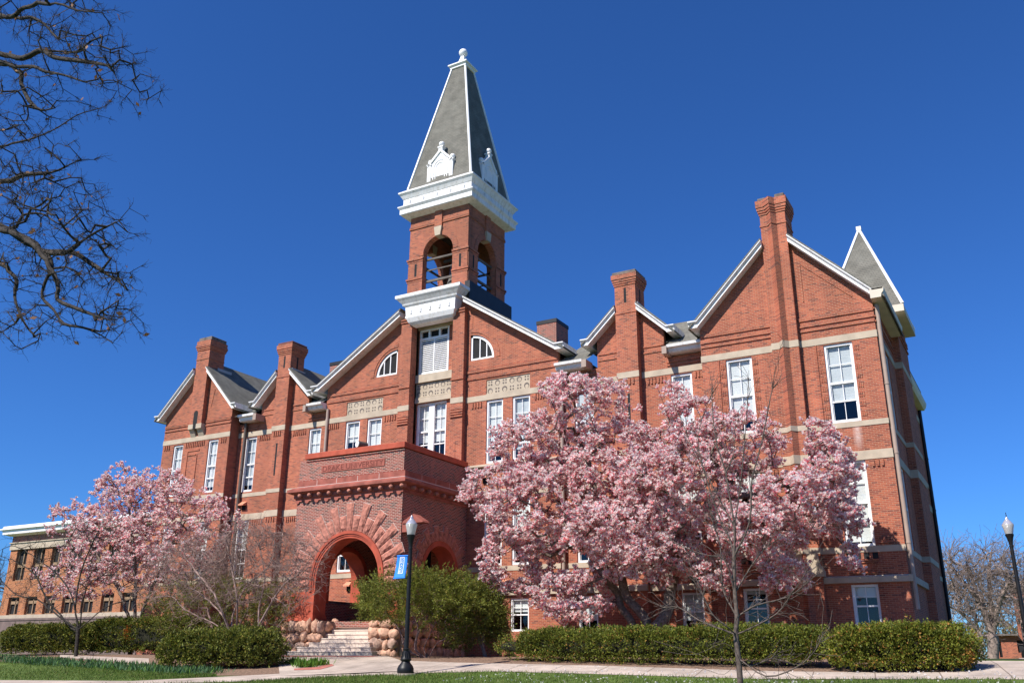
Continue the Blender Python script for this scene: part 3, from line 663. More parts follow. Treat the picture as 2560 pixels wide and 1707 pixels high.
for x0, x1, gaps in ((-18.4, -11.3, ((-18.4, -16.75), (-12.95, -11.3))), (-39.3, -32.75, ((-39.3, -37.95), (-33.9, -32.75)))):
    zr = lambda y: 13.08+(y-36.3)*.594
    for a, b in gaps: m.add([(a, 36.3, 13.08), (b, 36.3, 13.08), (b, 37.0, zr(37)), (a, 37.0, zr(37))], [(0, 1, 2, 3)])
    m.add([(x0, 37, zr(37)), (x1, 37, zr(37)), (x1, 41, 15.87), (x0, 41, 15.87), (x1, 48, 13), (x0, 48, 13)], [(0, 1, 2, 3), (3, 2, 4, 5)])
build_split(m, 'roof', M['roof'], HALL, .05)
# lead steps beside the chimneys
m = MB()
for x, z in ((-14.31, 15.45), (-35.44, 15.45), (-41.5, 16.35), (-7.07, 16.85)): m.box(x, x+.05, 36.6, 37.7, z-.35, z+.12)
build_split(m, 'chimney_flashing', mat('lead_flashing', (.33, .34, .37), .5, .1, 3), HALL)
# stair pavilion spire behind the right wing
m = MB(); bx = [(-6.75, 40.5), (-3.45, 40.5), (-3.45, 44.35), (-6.75, 44.35)]; ap = (-5.05, 42.4, 19.55)
for k in range(4): m.face([(*bx[k], 14.75), (*bx[(k+1) % 4], 14.75), ap])
o = m.build('pavilion_roof', M['roof'], HALL)
c = MB(); c.box(-6.78, -3.42, 40.47, 44.38, 14.42, 14.74); c.build('pavilion_cornice', M['soffit'], o)
c = MB()
for k in range(4): c.tube((*bx[k], 14.76), ap, .075, .06, 6)
c.box(-5.16, -4.94, 42.29, 42.51, 19.45, 19.66); build_split(c, 'hip_board', M['white'], o, -.01)
# downspouts
for x, y, z0, z1, mm in ((-4.03, 36.13, 1.7, 13.3, 'pipe'), (-18.3, 36.72, 0, 12.75, 'pipe'), (-32.5, 36.62, 6, 12.75, 'pipe'), (-38.75, 36.75, 0, 12.75, 'pipedark'), (-4.36, 51.9, 0, 12.7, 'flash')):
    m = MB(); m.tube((x, y, z0), (x, y, z1), .085, seg=10); 
    for z in (4, 7.3, 10): m.lathe([(.1, 0), (.1, .07)], (x, y, z), 10)
    m.build('downspout', M[mm], HALL, smooth=True)
m = MB(); m.tube((-11.28, 36.84, 8.7), (-11.28, 36.84, 12.7), .05, seg=8); m.build('downspout', M['pipe'], HALL, smooth=True)
# terracotta hood vents and basement panels with recess shade laid on dark
for x, z, Y in ((-22.4, 8.1, 36.7), (-30.3, 3.35, 36.7), (-38.4, 8.0, 36.9), (-21.3, 3.15, 36.7), (-14.0, 3.2, 36.9), (-12.4, 3.2, 36.9)):
    m = MB(); m.prism([(Y, z+.2), (Y-.28, z+.02), (Y-.28, z-.04), (Y, z-.02)], x-.2, x+.2, lambda u, v, d: (d, u, v)); m.box(x-.13, x+.13, Y-.06, Y-.002, z-.26, z-.03, 1)
    m.build('vent_hood', [M['terra'], M['void']], HALL)
m = MB()
for x0, x1, Y in ((-6.2, -5.1, 36), (-10.2, -9.2, 36)):
    m.box(x0, x1, Y-.004, Y+.01, 3.5, 3.72, 0)
    for k in range(3): m.box(x0+.2+.3*k, x0+.3+.3*k, Y-.02, Y, 3.5, 3.72, 1)
    for z in (3.36, 3.44): m.box(x0, x1, Y-.05, Y-.001, z, z+.04, 1)
    m.box(x0+.1, x1-.1, Y-.06, Y-.001, 2.98, 3.04, 1); m.box(x1-.1, x1-.06, Y-.05, Y-.001, 2.98, 3.25, 1)
build_split(m, 'brick_grille', [M['void'], M['brick']], HALL)

# ---- central cornice under the tower
m = MB(); C = -25.6
def ring(hw, y, z): return [(C-hw, y, z), (C+hw, y, z), (C+hw, 36.72, z), (C-hw, 36.72, z)]
pr = [(1.28, 36.42, 16.5), (1.3, 36.3, 16.53), (1.42, 36.18, 16.66), (1.5, 36.1, 16.85), (1.56, 36.08, 16.9), (1.56, 36.08, 17.0), (1.54, 36.1, 17.02), (1.58, 36.08, 17.5), (1.72, 36.0, 17.6), (1.72, 35.97, 17.68), (1.9, 35.84, 17.86), (1.95, 35.78, 17.93), (2.05, 35.75, 17.98), (2.05, 35.75, 18.14), (1.9, 36.2, 18.24)]
m.sweep([ring(*p) for p in pr])
for k in range(5): m.lathe([(.07, 0), (.09, .2), (.02, .34)], (C-1.2+.6*k, 36.12, 17.1), 8)
m.build('loggia_cornice', M['white_old'], HALL)

# ------------------------------------------------------------------ bell tower
TC, TH, TY0, TY1 = -25.84, 1.93, 37.0, 40.87; TYC = (TY0+TY1)/2
m = MB()
oa = arch(TC, .97, 20.85, 18.7)
for mp, c0 in ((FRONT(TY0), TC), (BACK(TY1), TC), (RIGHT(TC+TH), TYC), (LEFT(TC-TH), TYC)):
    off = c0; inset = 0 if mp(0, 0, 0)[1] in (TY0, TY1) else .36
    panel(m, rect(off-TH+inset, off+TH-inset, 17.2, 23.5), [[(u-TC+off, v) for u, v in oa]], mp, .35)
    for s in (-1, 1):       # corner pilasters with two moulded bands and a slot whose shade is a dark strip
        a, b = sorted((off+s*.97, off+s*(TH+.0)))
        for z, p in ((20.62, .1), (20.5, .06), (19.46, .1), (19.34, .06)):
            m.prism(rect(a-.02, b+(p if inset == 0 else 0), z, z+.1) if s > 0 else rect(a-(p if inset == 0 else 0), b+.02, z, z+.1), -p, .05, mp)
        m.prism(rect(a, b, 17.2, 20.6), -.04, .02, mp)
        cxs = (a+b)/2+.02; m.prism(rect(cxs-.07, cxs+.07, 19.65, 20.4), -.046, -.03, mp, 1)
    m.prism(rect(off-TH-.04*(inset == 0), off+TH+.04*(inset == 0), 22.55, 22.62), -.05, .02, mp); m.prism(rect(off-TH-.04*(inset == 0), off+TH+.04*(inset == 0), 22.66, 22.72), -.03, .02, mp)
    m.prism(rect(off-.24, off+.24, 22.3, 23.4), -.09, .02, mp)
    for k in range(18):     # rings of brick round the arch head
        a0, a1 = pi*k/18, pi*(k+1)/18
        m.prism([(off+.99*cos(a0), 20.85+.99*sin(a0)), (off+1.3*cos(a0), 20.85+1.3*sin(a0)), (off+1.3*cos(a1), 20.85+1.3*sin(a1)), (off+.99*cos(a1), 20.85+.99*sin(a1))], -.025, .02, mp)
TOW = m.build('bell_tower', [M['brick'], M['void']], HALL)
m = MB()
for mp, off in ((FRONT(TY0), TC), (BACK(TY1), TC), (RIGHT(TC+TH), TYC), (LEFT(TC-TH), TYC)):
    m.prism([(off-.17, 21.8), (off+.17, 21.8), (off+.25, 22.34), (off-.25, 22.34)], -.13, .36, mp)
build_split(m, 'keystone', M['buff'], TOW)
m = MB(); m.box(TC-TH-.25, TC+TH+.32, 37.35, TY1+.3, 16.9, 18.62); m.box(TC+TH+.02, TC+TH+.32, 36.75, 37.349, 17.1, 18.62); m.build('tower_curb', M['flash'], TOW)
m = MB(); fl = 18.63
for z, r in ((19.35, .06), (20.65, .05), (20.0, .03)):
    for y in (TY0+.3, TY1-.3): m.box(TC-1.2, TC+1.2, y-r, y+r, z-r, z+r)
    for x in (TC-TH+.3, TC+TH-.3): m.box(x-r, x+r, TYC-1.2, TYC+1.2, z-r+.01, z+r+.01)
m.tube((TC-.9, TYC, 21.2), (TC+.9, TYC, 21.2), .09, seg=8)
m.build('bell_frame', M['timber'], TOW)
m = MB(); m.lathe([(.05, 1.9), (.38, 1.85), (.5, 1.5), (.58, .8), (.7, .25), (.92, 0), (.9, -.03)], (TC+.15, TYC, 19.25), 24); m.build('bell', M['bronze'], TOW, smooth=True)
m = MB(); m.box(TC-TH+.1, TC+TH-.1, TY0+.1, TY1-.1, 23.0, 23.3); m.build('belfry_ceiling', M['timber'], TOW)
m = MB()
def sq(h, z): return [(TC-h, TYC-h, z), (TC+h, TYC-h, z), (TC+h, TYC+h, z), (TC-h, TYC+h, z)]
m.sweep([sq(*p) for p in ((TH+.02, 23.3), (2.36, 23.42), (2.4, 23.46), (2.4, 23.72), (2.5, 23.86), (2.5, 23.92), (2.27, 23.94), (2.27, 24.42), (2.3, 24.44), (2.42, 24.66), (2.5, 24.74), (2.5, 24.82), (2.12, 25.1))])
for s in (-1, 1):
    for k in range(5):
        u = -1.8+.9*k
        for c in ((TC+u, TYC+s*2.28), (TC+s*2.28, TYC+u)): m.lathe([(.02, -.2), (.07, -.08), (.08, .1), (.03, .16)], (c[0], c[1], 24.18), 8)
m.build('tower_cornice', M['white_old'], TOW)
m = MB(); m.sweep([sq(2.1, 25.08), sq(.46, 33.75)]); m.build('spire', M['roof'], TOW)
m = MB(); a, b = sq(2.12, 25.08), sq(.47, 33.75)
for k in range(4): m.tube(a[k], b[k], .075, .065, 6)
m.build('hip_board', M['white'], TOW)
m = MB(); m.sweep([sq(*p) for p in ((.5, 33.62), (.56, 33.66), (.56, 33.76), (.66, 33.84), (.66, 33.92), (.42, 33.98))])
m.sweep([sq(*p) for p in ((.28, 33.97), (.1, 34.75))]); m.sphere((TC, TYC, 35.0), .27, 18); m.build('finial', M['white'], TOW, smooth=True)
for k in range(4):            # four gothic dormers with ball finials
    q = Matrix.Translation((TC, TYC, 0)) @ Matrix.Rotation(k*pi/2, 4, 'Z')
    m = MB(); T = lambda u, v, d: tuple(q @ Vector((u, -2.02+d, v)))
    m.prism([(-.74, 25.0), (.74, 25.0), (.74, 26.25), (0, 27.05), (-.74, 26.25)], 0, .9, T)
    for s in (-1, 1):
        m.prism([(s*.84, 26.2), (s*.84, 26.36), (0, 27.22), (0, 27.03)], -.07, .9, T)
        m.prism(rect(min(s*.62, s*.86), max(s*.62, s*.86), 25.0, 26.3), -.04, .3, T); m.prism(rect(min(s*.58, s*.9), max(s*.58, s*.9), 26.3, 26.38), -.07, .33, T)
        m.sphere(T(s*.74, 26.58, .12), .16, 12)
    m.prism(rect(-.13, .13, 27.05, 27.28), -.05, .22, T); m.prism(rect(-.18, .18, 27.28, 27.36), -.08, .26, T); m.sphere(T(0, 27.55, .08), .17, 12)
    for r in (.5, .34):
        p = [(r*cos(pi*j/10), 26.0+r*1.1*sin(pi*j/10)) for j in range(11)]; p2 = [(u*.88, 26.0+(v-26)*.9) for u, v in p]
        for j in range(10): m.prism([p[j], p[j+1], p2[j+1], p2[j]], -.03, .02, T)
        for s in (-1, 1): m.prism(rect(min(s*r, s*r*.88), max(s*r, s*r*.88), 25.0, 26.0), -.03, .02, T)
    m.build('dormer', M['white'], TOW)

# ------------------------------------------------------------------ entrance portico
PX0, PX1, PY = -29.4, -23.4, 31.5
AC, AR, AZ = -26.2, 1.76, 3.2
SC, SR, SZ = 34.5, 1.32, 3.45
m = MB(); DEP = .75
hole = arch(AC, AR, AZ, 1.5, 28)
panel(m, [(PX0, 2.7)]+[(u, max(v, 2.7)) for u, v in hole][::-1]+[(PX1, 2.7), (PX1, 8.62), (PX0, 8.62)], [], FRONT(PY), DEP)
sh = lambda z0: [(SC+SR, z0)] + [(SC+SR*cos(pi*k/20), SZ+SR*sin(pi*k/20)) for k in range(21)] + [(SC-SR, z0)]
for mp in (RIGHT(PX1), LEFT(PX0)): panel(m, rect(PY+DEP, 36.65, -.5, 8.62), [sh(2.3)], mp, DEP)
m.box(PX0+.75, PX1-.75, PY+.75, 36.6, 7.0, 7.2); m.box(PX0+.7, PX1-.7, PY+.75, 36.7, 1.2, 1.46)
POR = m.build('portico', M['brick_old'], HALL)
def ringmould(mb, cx, zc, r0, r1, p0, p1, mp, z0, n=28):
    for k in range(n):
        a0, a1 = pi*k/n, pi*(k+1)/n
        mb.prism([(cx+r0*cos(a0), zc+r0*sin(a0)), (cx+r1*cos(a0), zc+r1*sin(a0)), (cx+r1*cos(a1), zc+r1*sin(a1)), (cx+r0*cos(a1), zc+r0*sin(a1))], p0, p1, mp)
    for s in (-1, 1): mb.prism(rect(min(cx+s*r0, cx+s*r1), max(cx+s*r0, cx+s*r1), z0, zc), p0, p1, mp)
m = MB()
ringmould(m, AC, AZ, 1.9, 2.03, -.09, .05, FRONT(PY), 2.7); ringmould(m, AC, AZ, 1.82, 1.9, -.05, .1, FRONT(PY), 2.7); ringmould(m, AC, AZ, 1.72, 1.82, -.02, .8, FRONT(PY), 2.7)
for mp in (RIGHT(PX1), LEFT(PX0)): ringmould(m, SC, SZ, 1.28, 1.5, -.06, .8, mp, 2.3)
for x0, x1 in ((PX0-.02, AC-AR+.02), (AC+AR-.02, PX1+.02)):
    m.box(x0, x1, PY-.03, PY+.78, 1.72, 2.7); m.box(x0-.05, x1+.05, PY-.08, PY+.82, 1.46, 1.72)
build_split(m, 'arch_moulding', M['sand'], POR, .02)
rv = random.Random(5)
def voussoirs(cx, zc, r0, rl, rs, mp, n, p, a_from, a_to):
    mb = MB(); jm = MB(); da = (a_to-a_from)/n
    for k in range(n):
        a0, a1 = a_from+k*da, a_from+(k+1)*da; r1 = (rl if k % 2 else rs)+rv.uniform(-.06, .06); gp = .012
        w0, w1 = r0*da/2-.012, rs*da/2-(.012 if k % 2 == 0 else -.01)
        am = (a0+a1)/2; ca, sa = cos(am), sin(am)
        nx, nv = 5, 2; 
        P = lambda r, t: (cx+r*ca-t*sa, zc+r*sa+t*ca)
        grid = []
        for i in range(nx+1):
            r = r0+(r1-r0)*i/nx; w = w0+(w1-w0)*i/nx
            for j in range(5):
                t = w*(-1+j/2); edge = i in (0, nx) or j in (0, 4)
                d = -(.045+rv.uniform(-.01, .01)) if edge else -(p+rv.uniform(-.022, .022))
                grid.append(mp(*P(r, t), d))
        fs = [(i*5+j, (i+1)*5+j, (i+1)*5+j+1, i*5+j+1) for i in range(nx) for j in range(4)]
        mb.add(grid, fs)
        b = [P(r0, -w0), P(r1, -w1), P(r1, w1), P(r0, w0)]; mb.prism(b, -.03, 0, mp)
        b = [P(r0, -w0-.02), P(r1+.02, -w1-.02), P(r1+.02, w1+.02), P(r0, w0+.02)]; jm.prism(b, -.018, 0, mp)
    o = mb.build('arch_stones', M['rough'], POR)
    jm.build('arch_stone_joints', M['joint'], POR)
voussoirs(AC, AZ, 2.04, 3.22, 2.7, FRONT(PY), 23, .1, radians(-8), radians(188))
for mp in (RIGHT(PX1), LEFT(PX0)): voussoirs(SC, SZ, 1.51, 2.2, 1.95, mp, 17, .07, radians(-5), radians(185))
m = MB()                                        # stone course and bracketed cornice
m.box(PX0+.14, PX1+.2, PY-.16, 36.6, 7.36, 7.62)
m.sweep([[(PX0-o_, PY-o_, z), (PX1+o_, PY-o_, z), (PX1+o_, 36.6, z), (PX0-o_, 36.6, z)] for o_, z in ((.06, 6.72), (.06, 6.84), (.12, 6.86), (.12, 7.02), (.3, 7.08), (.36, 7.12), (.36, 7.24), (.2, 7.32), (.2, 7.34))])
m.build('cornice', M['sandpink'], POR)
m = MB()
for x in (-28.15, -27.0, -25.8, -24.6): m.box(x-.012, x+.012, PY-.163, PY-.15, 7.36, 7.61)
for y in (32.6, 33.7, 34.8): m.box(PX1+.19, PX1+.203, y-.01, y+.01, 7.36, 7.61)
m.box(PX0+.1, PX1+.21, PY-.165, PY-.1, 7.33, 7.37); m.box(PX1+.1, PX1+.208, PY-.1, 36.4, 7.33, 7.37)
build_split(m, 'mortar_line', M['joint'], POR, .01)
for k in range(11):                              # carved corbels on the front, then on the right side
    x = -29.06+.578*k; m = MB(); m.sphere((x, PY-.24, 6.95), .1, 10, sz=.95); m.box(x-.07, x+.07, PY-.2, PY, 6.9, 7.04); m.build('corbel', M['rough'], POR, smooth=True)
for k in range(8):
    y = 32.0+.578*k; m = MB(); m.sphere((PX1+.24, y, 6.95), .1, 10, sz=.95); m.box(PX1, PX1+.2, y-.07, y+.07, 6.9, 7.04); m.build('corbel', M['rough'], POR, smooth=True)
m = MB()
for k in range(11): m.prism([(-29.06+.578*k-.289+.12*cos(pi*j/6+pi), 6.72+.1*sin(pi*j/6+pi)) for j in range(7)], -.06, 0, FRONT(PY))
m.build('scalloped_frieze', M['sandpink'], POR)
m = MB(); m.box(PX0+.34, PX1+.06, PY-.1, PY+.3, 8.66, 8.92); m.box(PX1-.3, PX1+.06, PY+.301, 36.6, 8.66, 8.92); m.box(PX0+.34, PX0+.64, PY+.301, 36.6, 8.66, 8.92)
m.build('coping', M['sand'], POR, bevel=.015)
m = MB(); m.box(PX0+.37, PX1+.02, PY-.04, PY+.1, 8.56, 8.6); m.build('parapet_course', M['brick_old'], POR)
# the carved name tablet
m = MB(); TX0, TX1, TZ0, TZ1 = -28.04, -24.45, 7.96, 8.3
m.box(TX0, TX1, PY-.03, PY-.001, TZ0, TZ1); TAB = m.build('name_tablet', M['sandpink'], POR)
def text_mesh(body, size, mp_, name, m_, parent, width=None, extrude=.006):
    cu = bpy.data.curves.new(name, 'FONT'); cu.body = body; cu.size = size; cu.align_x = 'LEFT'; cu.extrude = extrude
    to = bpy.data.objects.new(name, cu); COL.objects.link(to); bpy.context.view_layer.update()
    me = bpy.data.meshes.new_from_object(to.evaluated_get(bpy.context.evaluated_depsgraph_get())); bpy.data.objects.remove(to)
    n = len(me.vertices); a = np.empty(n*3, np.float32); me.vertices.foreach_get('co', a); a = a.reshape(-1, 3)
    mn, mx = a.min(0), a.max(0)
    out = np.array([mp_((p[0]-mn[0])/(mx[0]-mn[0]), (p[1]-mn[1])/(mx[1]-mn[1]), p[2]) for p in a], np.float32)
    me.vertices.foreach_set('co', out.ravel()); me.materials.clear(); me.materials.append(m_); me.update()
    return link(name, me, parent)
text_mesh('DRAKE UNIVERSITY', .3, lambda u, v, d: (TX0+.06+u*(TX1-TX0-.12), PY-.034-d, TZ0+.05+v*(TZ1-TZ0-.1)), 'lettering', mat('carved_letter_stone', (.19, .055, .042), .9, .2, 4), POR)
m = MB(); m.prism([(-23.32, 5.36), (-22.25, 5.36), (-22.3, 5.44), (-22.78, 5.74), (-23.3, 5.44)], 0, .5, FRONT(31.46)); m.box(-23.35, -22.85, 31.5, 31.9, 5.0, 5.36); m.build('carved_gablet', M['sandpink'], POR)
# fieldstone plinth: separate boulders either side of the steps
rb = random.Random(11)
def boulders(x0, x1, y0, y1, z0, z1, face):
    mb = MB(); z = z0
    core = MB(); 
    if face == 'front': core.box(x0+.02, x1-.02, y0+.12, y1, z0, z1)
    else: core.box(x0, x1-.12 if face == 'right' else x1, y0, y1, z0, z1)
    core.build('plinth_core', M['mortar'], POR)
    while z < z1-.08:
        h = min(rb.uniform(.28, .52), z1-z); u = (x0 if face == 'front' else y0); ue = (x1 if face == 'front' else y1)
        while u < ue-.06:
            w = min(rb.uniform(.28, .75), ue-u)
            if ue-u-w < .15: w = ue-u
            c = Vector((u+w/2, y0+.1, z+h/2)) if face == 'front' else Vector((x1-.08, u+w/2, z+h/2)); c += Vector((0, 0, rb.uniform(-.05, .05))); h_ = h; h = h*rb.uniform(.85, 1.2)
            R_, n = [], 9
            ph = rb.uniform(0, 6)
            for i in range(7):
                t = pi*i/6; ring_ = []
                for k in range(12):
                    a = 2*pi*k/12; j = 1+.13*sin(2*a+ph)+.09*sin(3*t+3*a+2*ph)
                    cx_, cy_, cz_ = (abs(sin(t)*cos(a))**.86*(1 if cos(a) > 0 else -1), abs(sin(t)*sin(a))**.86*(1 if sin(a) > 0 else -1), abs(cos(t))**.86*(1 if cos(t) > 0 else -1))
                    d = (cx_*w*.54*j, cy_*.2*j, -cz_*h*.54*j) if face == 'front' else (cx_*.17*j, cy_*w*.52*j, -cz_*h*.52*j)
                    ring_.append((c.x+d[0], c.y+d[1], c.z+d[2]))
                R_.append(ring_)
            mb.sweep(R_, mi=rb.choice((0, 0, 1))); u += w; h = h_
        z += h
    return mb.build('fieldstone_plinth', [M['boulder'], M['boulder2']], POR, smooth=True)
boulders(PX0-.1, -27.3, PY-.18, PY+.7, -.1, 1.46, 'front'); boulders(-24.72, PX1+.15, PY-.18, PY+.7, -.1, 1.46, 'front')
boulders(PX1-.4, PX1+.2, PY+.1, 36.5, -.1, 1.46, 'right')
boulders(-28.2, -27.3, PY+.1, 33.6, 0, 1.46, 'right')
m = MB(); m.box(-28.1, -27.3, PY+.62, 34.0, 1.0, 1.2); 
for k in range(8):
    y0 = 30.35+.34*k; top = .03+.178*(k+1)
    e = max(0, (3-k))*.34
    x0, x1 = -27.3-e, -24.72+e+(.0 if k else .0)
    if k >= 3: x0, x1 = -27.3, -24.72
    m.box(x0, x1, y0, 36.4 if k == 7 else y0+.36+(.0), -.2 if k == 0 else top-.5, top); 
    m.box(x0, x1, y0-.025, y0, top-.05, top)
m.build('entrance_steps', M['step'], HALL, bevel=.012)
m = MB(); m.box(PX0+.0, PX0+.5, 33.1, 36.0, 2.3, 2.44); m.box(PX1-.5, PX1, 33.1, 36.0, 2.3, 2.44); build_split(m, 'side_arch_sill', M['capdark'], POR)
dm = MB(); dm.box(-26.98, -25.42, 36.85, 36.9, 1.46, 5.6); dm.build('door', M['void'], HALL)

# ------------------------------------------------------------------ trees, shrubs and hedges
def tubes(name, P, par, rad, m, parent=None, rmin=0):
    """P node positions, par parent index, rad radius: one open prism per edge, 6 sided when thick and 3 sided when thin"""
    P = np.asarray(P, float); par = np.asarray(par); rad = np.asarray(rad)
    c = np.nonzero(par >= 0)[0]; VV, QQ, off = [], [], 0
    for seg, sel in ((7, rad[c] > .03), (4, (rad[c] <= .03) & (rad[c] > .012)), (3, rad[c] <= .012)):
        k = c[sel]
        if not len(k): continue
        a, b = P[par[k]], P[k]; d = b-a; L = np.linalg.norm(d, axis=1, keepdims=True); d = d/np.maximum(L, 1e-6)
        ref = np.where(np.abs(d[:, 2:3]) < .9, np.array([[0, 0, 1.]]), np.array([[1., 0, 0]]))
        u = np.cross(d, ref); u /= np.linalg.norm(u, axis=1, keepdims=True); v = np.cross(d, u)
        ra = np.minimum(rad[par[k]], rad[k]*1.5)[:, None]; rb_ = rad[k][:, None]
        a = a-d*ra*.3
        ang = 2*np.pi*np.arange(seg)/seg
        ring = lambda c_, r: c_[:, None, :]+r[:, None, :]*(np.cos(ang)[None, :, None]*u[:, None, :]+np.sin(ang)[None, :, None]*v[:, None, :])
        V_ = np.concatenate([ring(a, ra), ring(b, rb_)], 1).reshape(-1, 3)
        base = off+np.arange(len(k))[:, None]*2*seg; i = np.arange(seg)[None, :]; j = (i+1) % seg
        Q_ = np.stack([base+i, base+j, base+seg+j, base+seg+i], -1).reshape(-1, 4)
        VV.append(V_); QQ.append(Q_); off += len(V_)
    return npmesh(name, np.concatenate(VV), np.concatenate(QQ), [m], None, parent, True)
class Tree:
    def __init__(s, seed=1): s.P = []; s.par = []; s.fix = {}; s.rs = np.random.RandomState(seed); s.tips = []; s.pw = 1.25
    def node(s, p, par): s.P.append(np.asarray(p, float)); s.par.append(par); return len(s.P)-1
    def limb(s, pts, par=-1, step=.35, wob=.04, smooth=True):
        i = par; prev = None
        if len(pts) > 1 and par >= 0 and smooth:
            Q = [s.P[par]]+[np.asarray(p, float) for p in pts]; Q = [2*Q[0]-Q[1]]+Q+[2*Q[-1]-Q[-2]]; pts = []
            for a in range(1, len(Q)-2):
                for t in (.33, .67, 1.): pts.append(.5*((2*Q[a])+(Q[a+1]-Q[a-1])*t+(2*Q[a-1]-5*Q[a]+4*Q[a+1]-Q[a+2])*t*t+(3*Q[a]-Q[a-1]-3*Q[a+1]+Q[a+2])*t**3))
        for k, p in enumerate(pts):
            p = np.asarray(p, float)
            if i < 0: i = s.node(p, -1); prev = p; continue
            a = s.P[i]; n = max(1, int(np.linalg.norm(p-a)/step))
            for q in range(1, n+1): i = s.node(a+(p-a)*q/n+(s.rs.normal(0, wob, 3) if q < n else 0), i)
        return i
    def reach(s, A, step=.3, up=.15, wob=.05, start=None, maxd=1e9):
        """join every attraction point to the nearest branch, nearest points first"""
        A = np.asarray(A, float); P = np.zeros((len(s.P)+len(A)*40, 3)); n = len(s.P); P[:n] = np.array(s.P)
        base = np.array(s.P[start if start is not None else 0])
        D = np.array([np.min(np.linalg.norm(P[:n]-a, axis=1)) for a in A])
        for a in A[np.argsort(D)]:
            d = np.linalg.norm(P[:n]-a, axis=1)+.25*np.maximum(0, np.linalg.norm(P[:n]-base, axis=1)-np.linalg.norm(a-base))+.4*np.maximum(0, P[:n, 2]-a[2]-.3)
            i = int(np.argmin(d)); L = np.linalg.norm(P[i]-a)
            if L > maxd: continue
            k = max(1, int(L/step)); p0 = P[i].copy()
            for q in range(1, k+1):
                t = q/k; p = p0+(a-p0)*t+np.array([0, 0, up*L*4*t*(1-t)*-.5])+(s.rs.normal(0, wob*min(1, L), 3) if q < k else 0)
                if n >= len(P): break
                P[n] = p; s.par.append(i); s.P.append(p); i = n; n += 1
            s.tips.append(i)
    def twigs(s, n, lo, hi, seed_nodes, spread=.8, kids=0, outward=None, droop=0):
        for _ in range(n):
            i = int(seed_nodes[s.rs.randint(len(seed_nodes))]); p = s.P[i]
            d = p-s.P[s.par[i]] if s.par[i] >= 0 else np.array([0, 0, 1.]); d = d/max(1e-6, np.linalg.norm(d))
            v = d+s.rs.normal(0, spread, 3)+(0 if outward is None else outward); v[2] -= droop; v /= np.linalg.norm(v)
            L = s.rs.uniform(lo, hi); m1 = s.node(p+v*L*.5+s.rs.normal(0, .05*L, 3), i); e = s.node(p+v*L, m1)
            for _k in range(kids):
                w = v+s.rs.normal(0, .7, 3); w /= np.linalg.norm(w); j = m1 if _k % 2 else e
                s.node(s.P[j]+w*L*s.rs.uniform(.3, .6), j)
    def radii(s, tip=.006, e=2.4, trunk=None):
        n = len(s.P); w = np.zeros(n); par = np.array(s.par)
        kids = np.zeros(n, int); np.add.at(kids, par[par >= 0], 1)
        w[kids == 0] = tip**e
        for i in range(n-1, -1, -1):
            if par[i] >= 0: w[par[i]] += w[i]*1.002
        r = w**(1/e)
        if trunk:                       # keep the twigs, scale the limbs so the trunk has its measured radius
            R = r.max(); t = np.log(np.maximum(r, tip)/tip)/np.log(R/tip); r = tip*(trunk/tip)**(t**s.pw)
        return r
def lobepts(lobes, n, Y, seed, shell=.55, dY=1.0):
    """points in ellipsoids whose centre and radii are read off the photograph: (x, y, rx, ry[, depth shift])"""
    rs = np.random.RandomState(seed); w = np.array([l[2]*l[3] for l in lobes], float); w /= w.sum(); out = []
    for k in rs.choice(len(lobes), n, p=w):
        l = lobes[k]; y_ = Y+(l[4] if len(l) > 4 else 0); c = at(l[0], l[1], y_)
        sc = (at(l[0]+l[2], l[1], y_)-c).length; sz = (at(l[0], l[1]-l[3], y_)-c).length
        d = rs.normal(0, 1, 3); d /= np.linalg.norm(d); r = rs.uniform(shell, 1)**(1/2)
        out.append((c.x+d[0]*sc*.9*r, c.y+d[1]*min(sc, 1.6)*dY*r, c.z+d[2]*sz*r))
    return np.array(out)
def blossoms(name, pts, mats, parent, size, rs):
    n = len(pts); K = 6
    axis = rs.normal(0, .45, (n, 3))+np.array([0, -.15, 1.]); axis /= np.linalg.norm(axis, axis=1, keepdims=True)
    ref = np.where(np.abs(axis[:, 2:3]) < .9, np.array([[0, 0, 1.]]), np.array([[1., 0, 0]]))
    u = np.cross(axis, ref); u /= np.linalg.norm(u, axis=1, keepdims=True); v = np.cross(axis, u)
    S_ = size*rs.uniform(.65, 1.25, (n, 1)); openn = rs.uniform(.25, .95, (n, 1)); VV = []; 
    for k in range(K):
        a = 2*np.pi*k/K+rs.uniform(-.3, .3, (n, 1)); o = np.cos(a)*u+np.sin(a)*v; t = -np.sin(a)*u+np.cos(a)*v
        p0 = pts; mid = pts+axis*S_*.5+o*S_*(.22+.16*openn); tip = pts+axis*S_*(1.05-.35*openn)+o*S_*(.15+.75*openn); w = S_*.24
        VV.append(np.stack([p0-t*w*.4, p0+t*w*.4, mid+t*w, mid-t*w, tip+t*w*.45, tip-t*w*.45], 1))
    V_ = np.concatenate(VV, 0).reshape(-1, 3); m = n*K
    b = np.arange(m)[:, None]*6; Q_ = np.stack([b+np.array([[0, 1, 2, 3]]), b+np.array([[3, 2, 4, 5]])], 1).reshape(-1, 4)
    mi = np.zeros((m, 2), int); q = rs.rand(m); mi[:, 0] = np.where(q < .42, 0, 1); mi[:, 1] = np.where(q < .2, 1, 2); mi[:, 1] = np.where(rs.rand(m) < .05, 0, mi[:, 1])
    return npmesh(name, V_, Q_, mats, mi.ravel(), parent)
def px(pts, Y, dy=None): return [tuple(at(p[0], p[1], Y+(p[2] if len(p) > 2 else 0))) for p in pts]
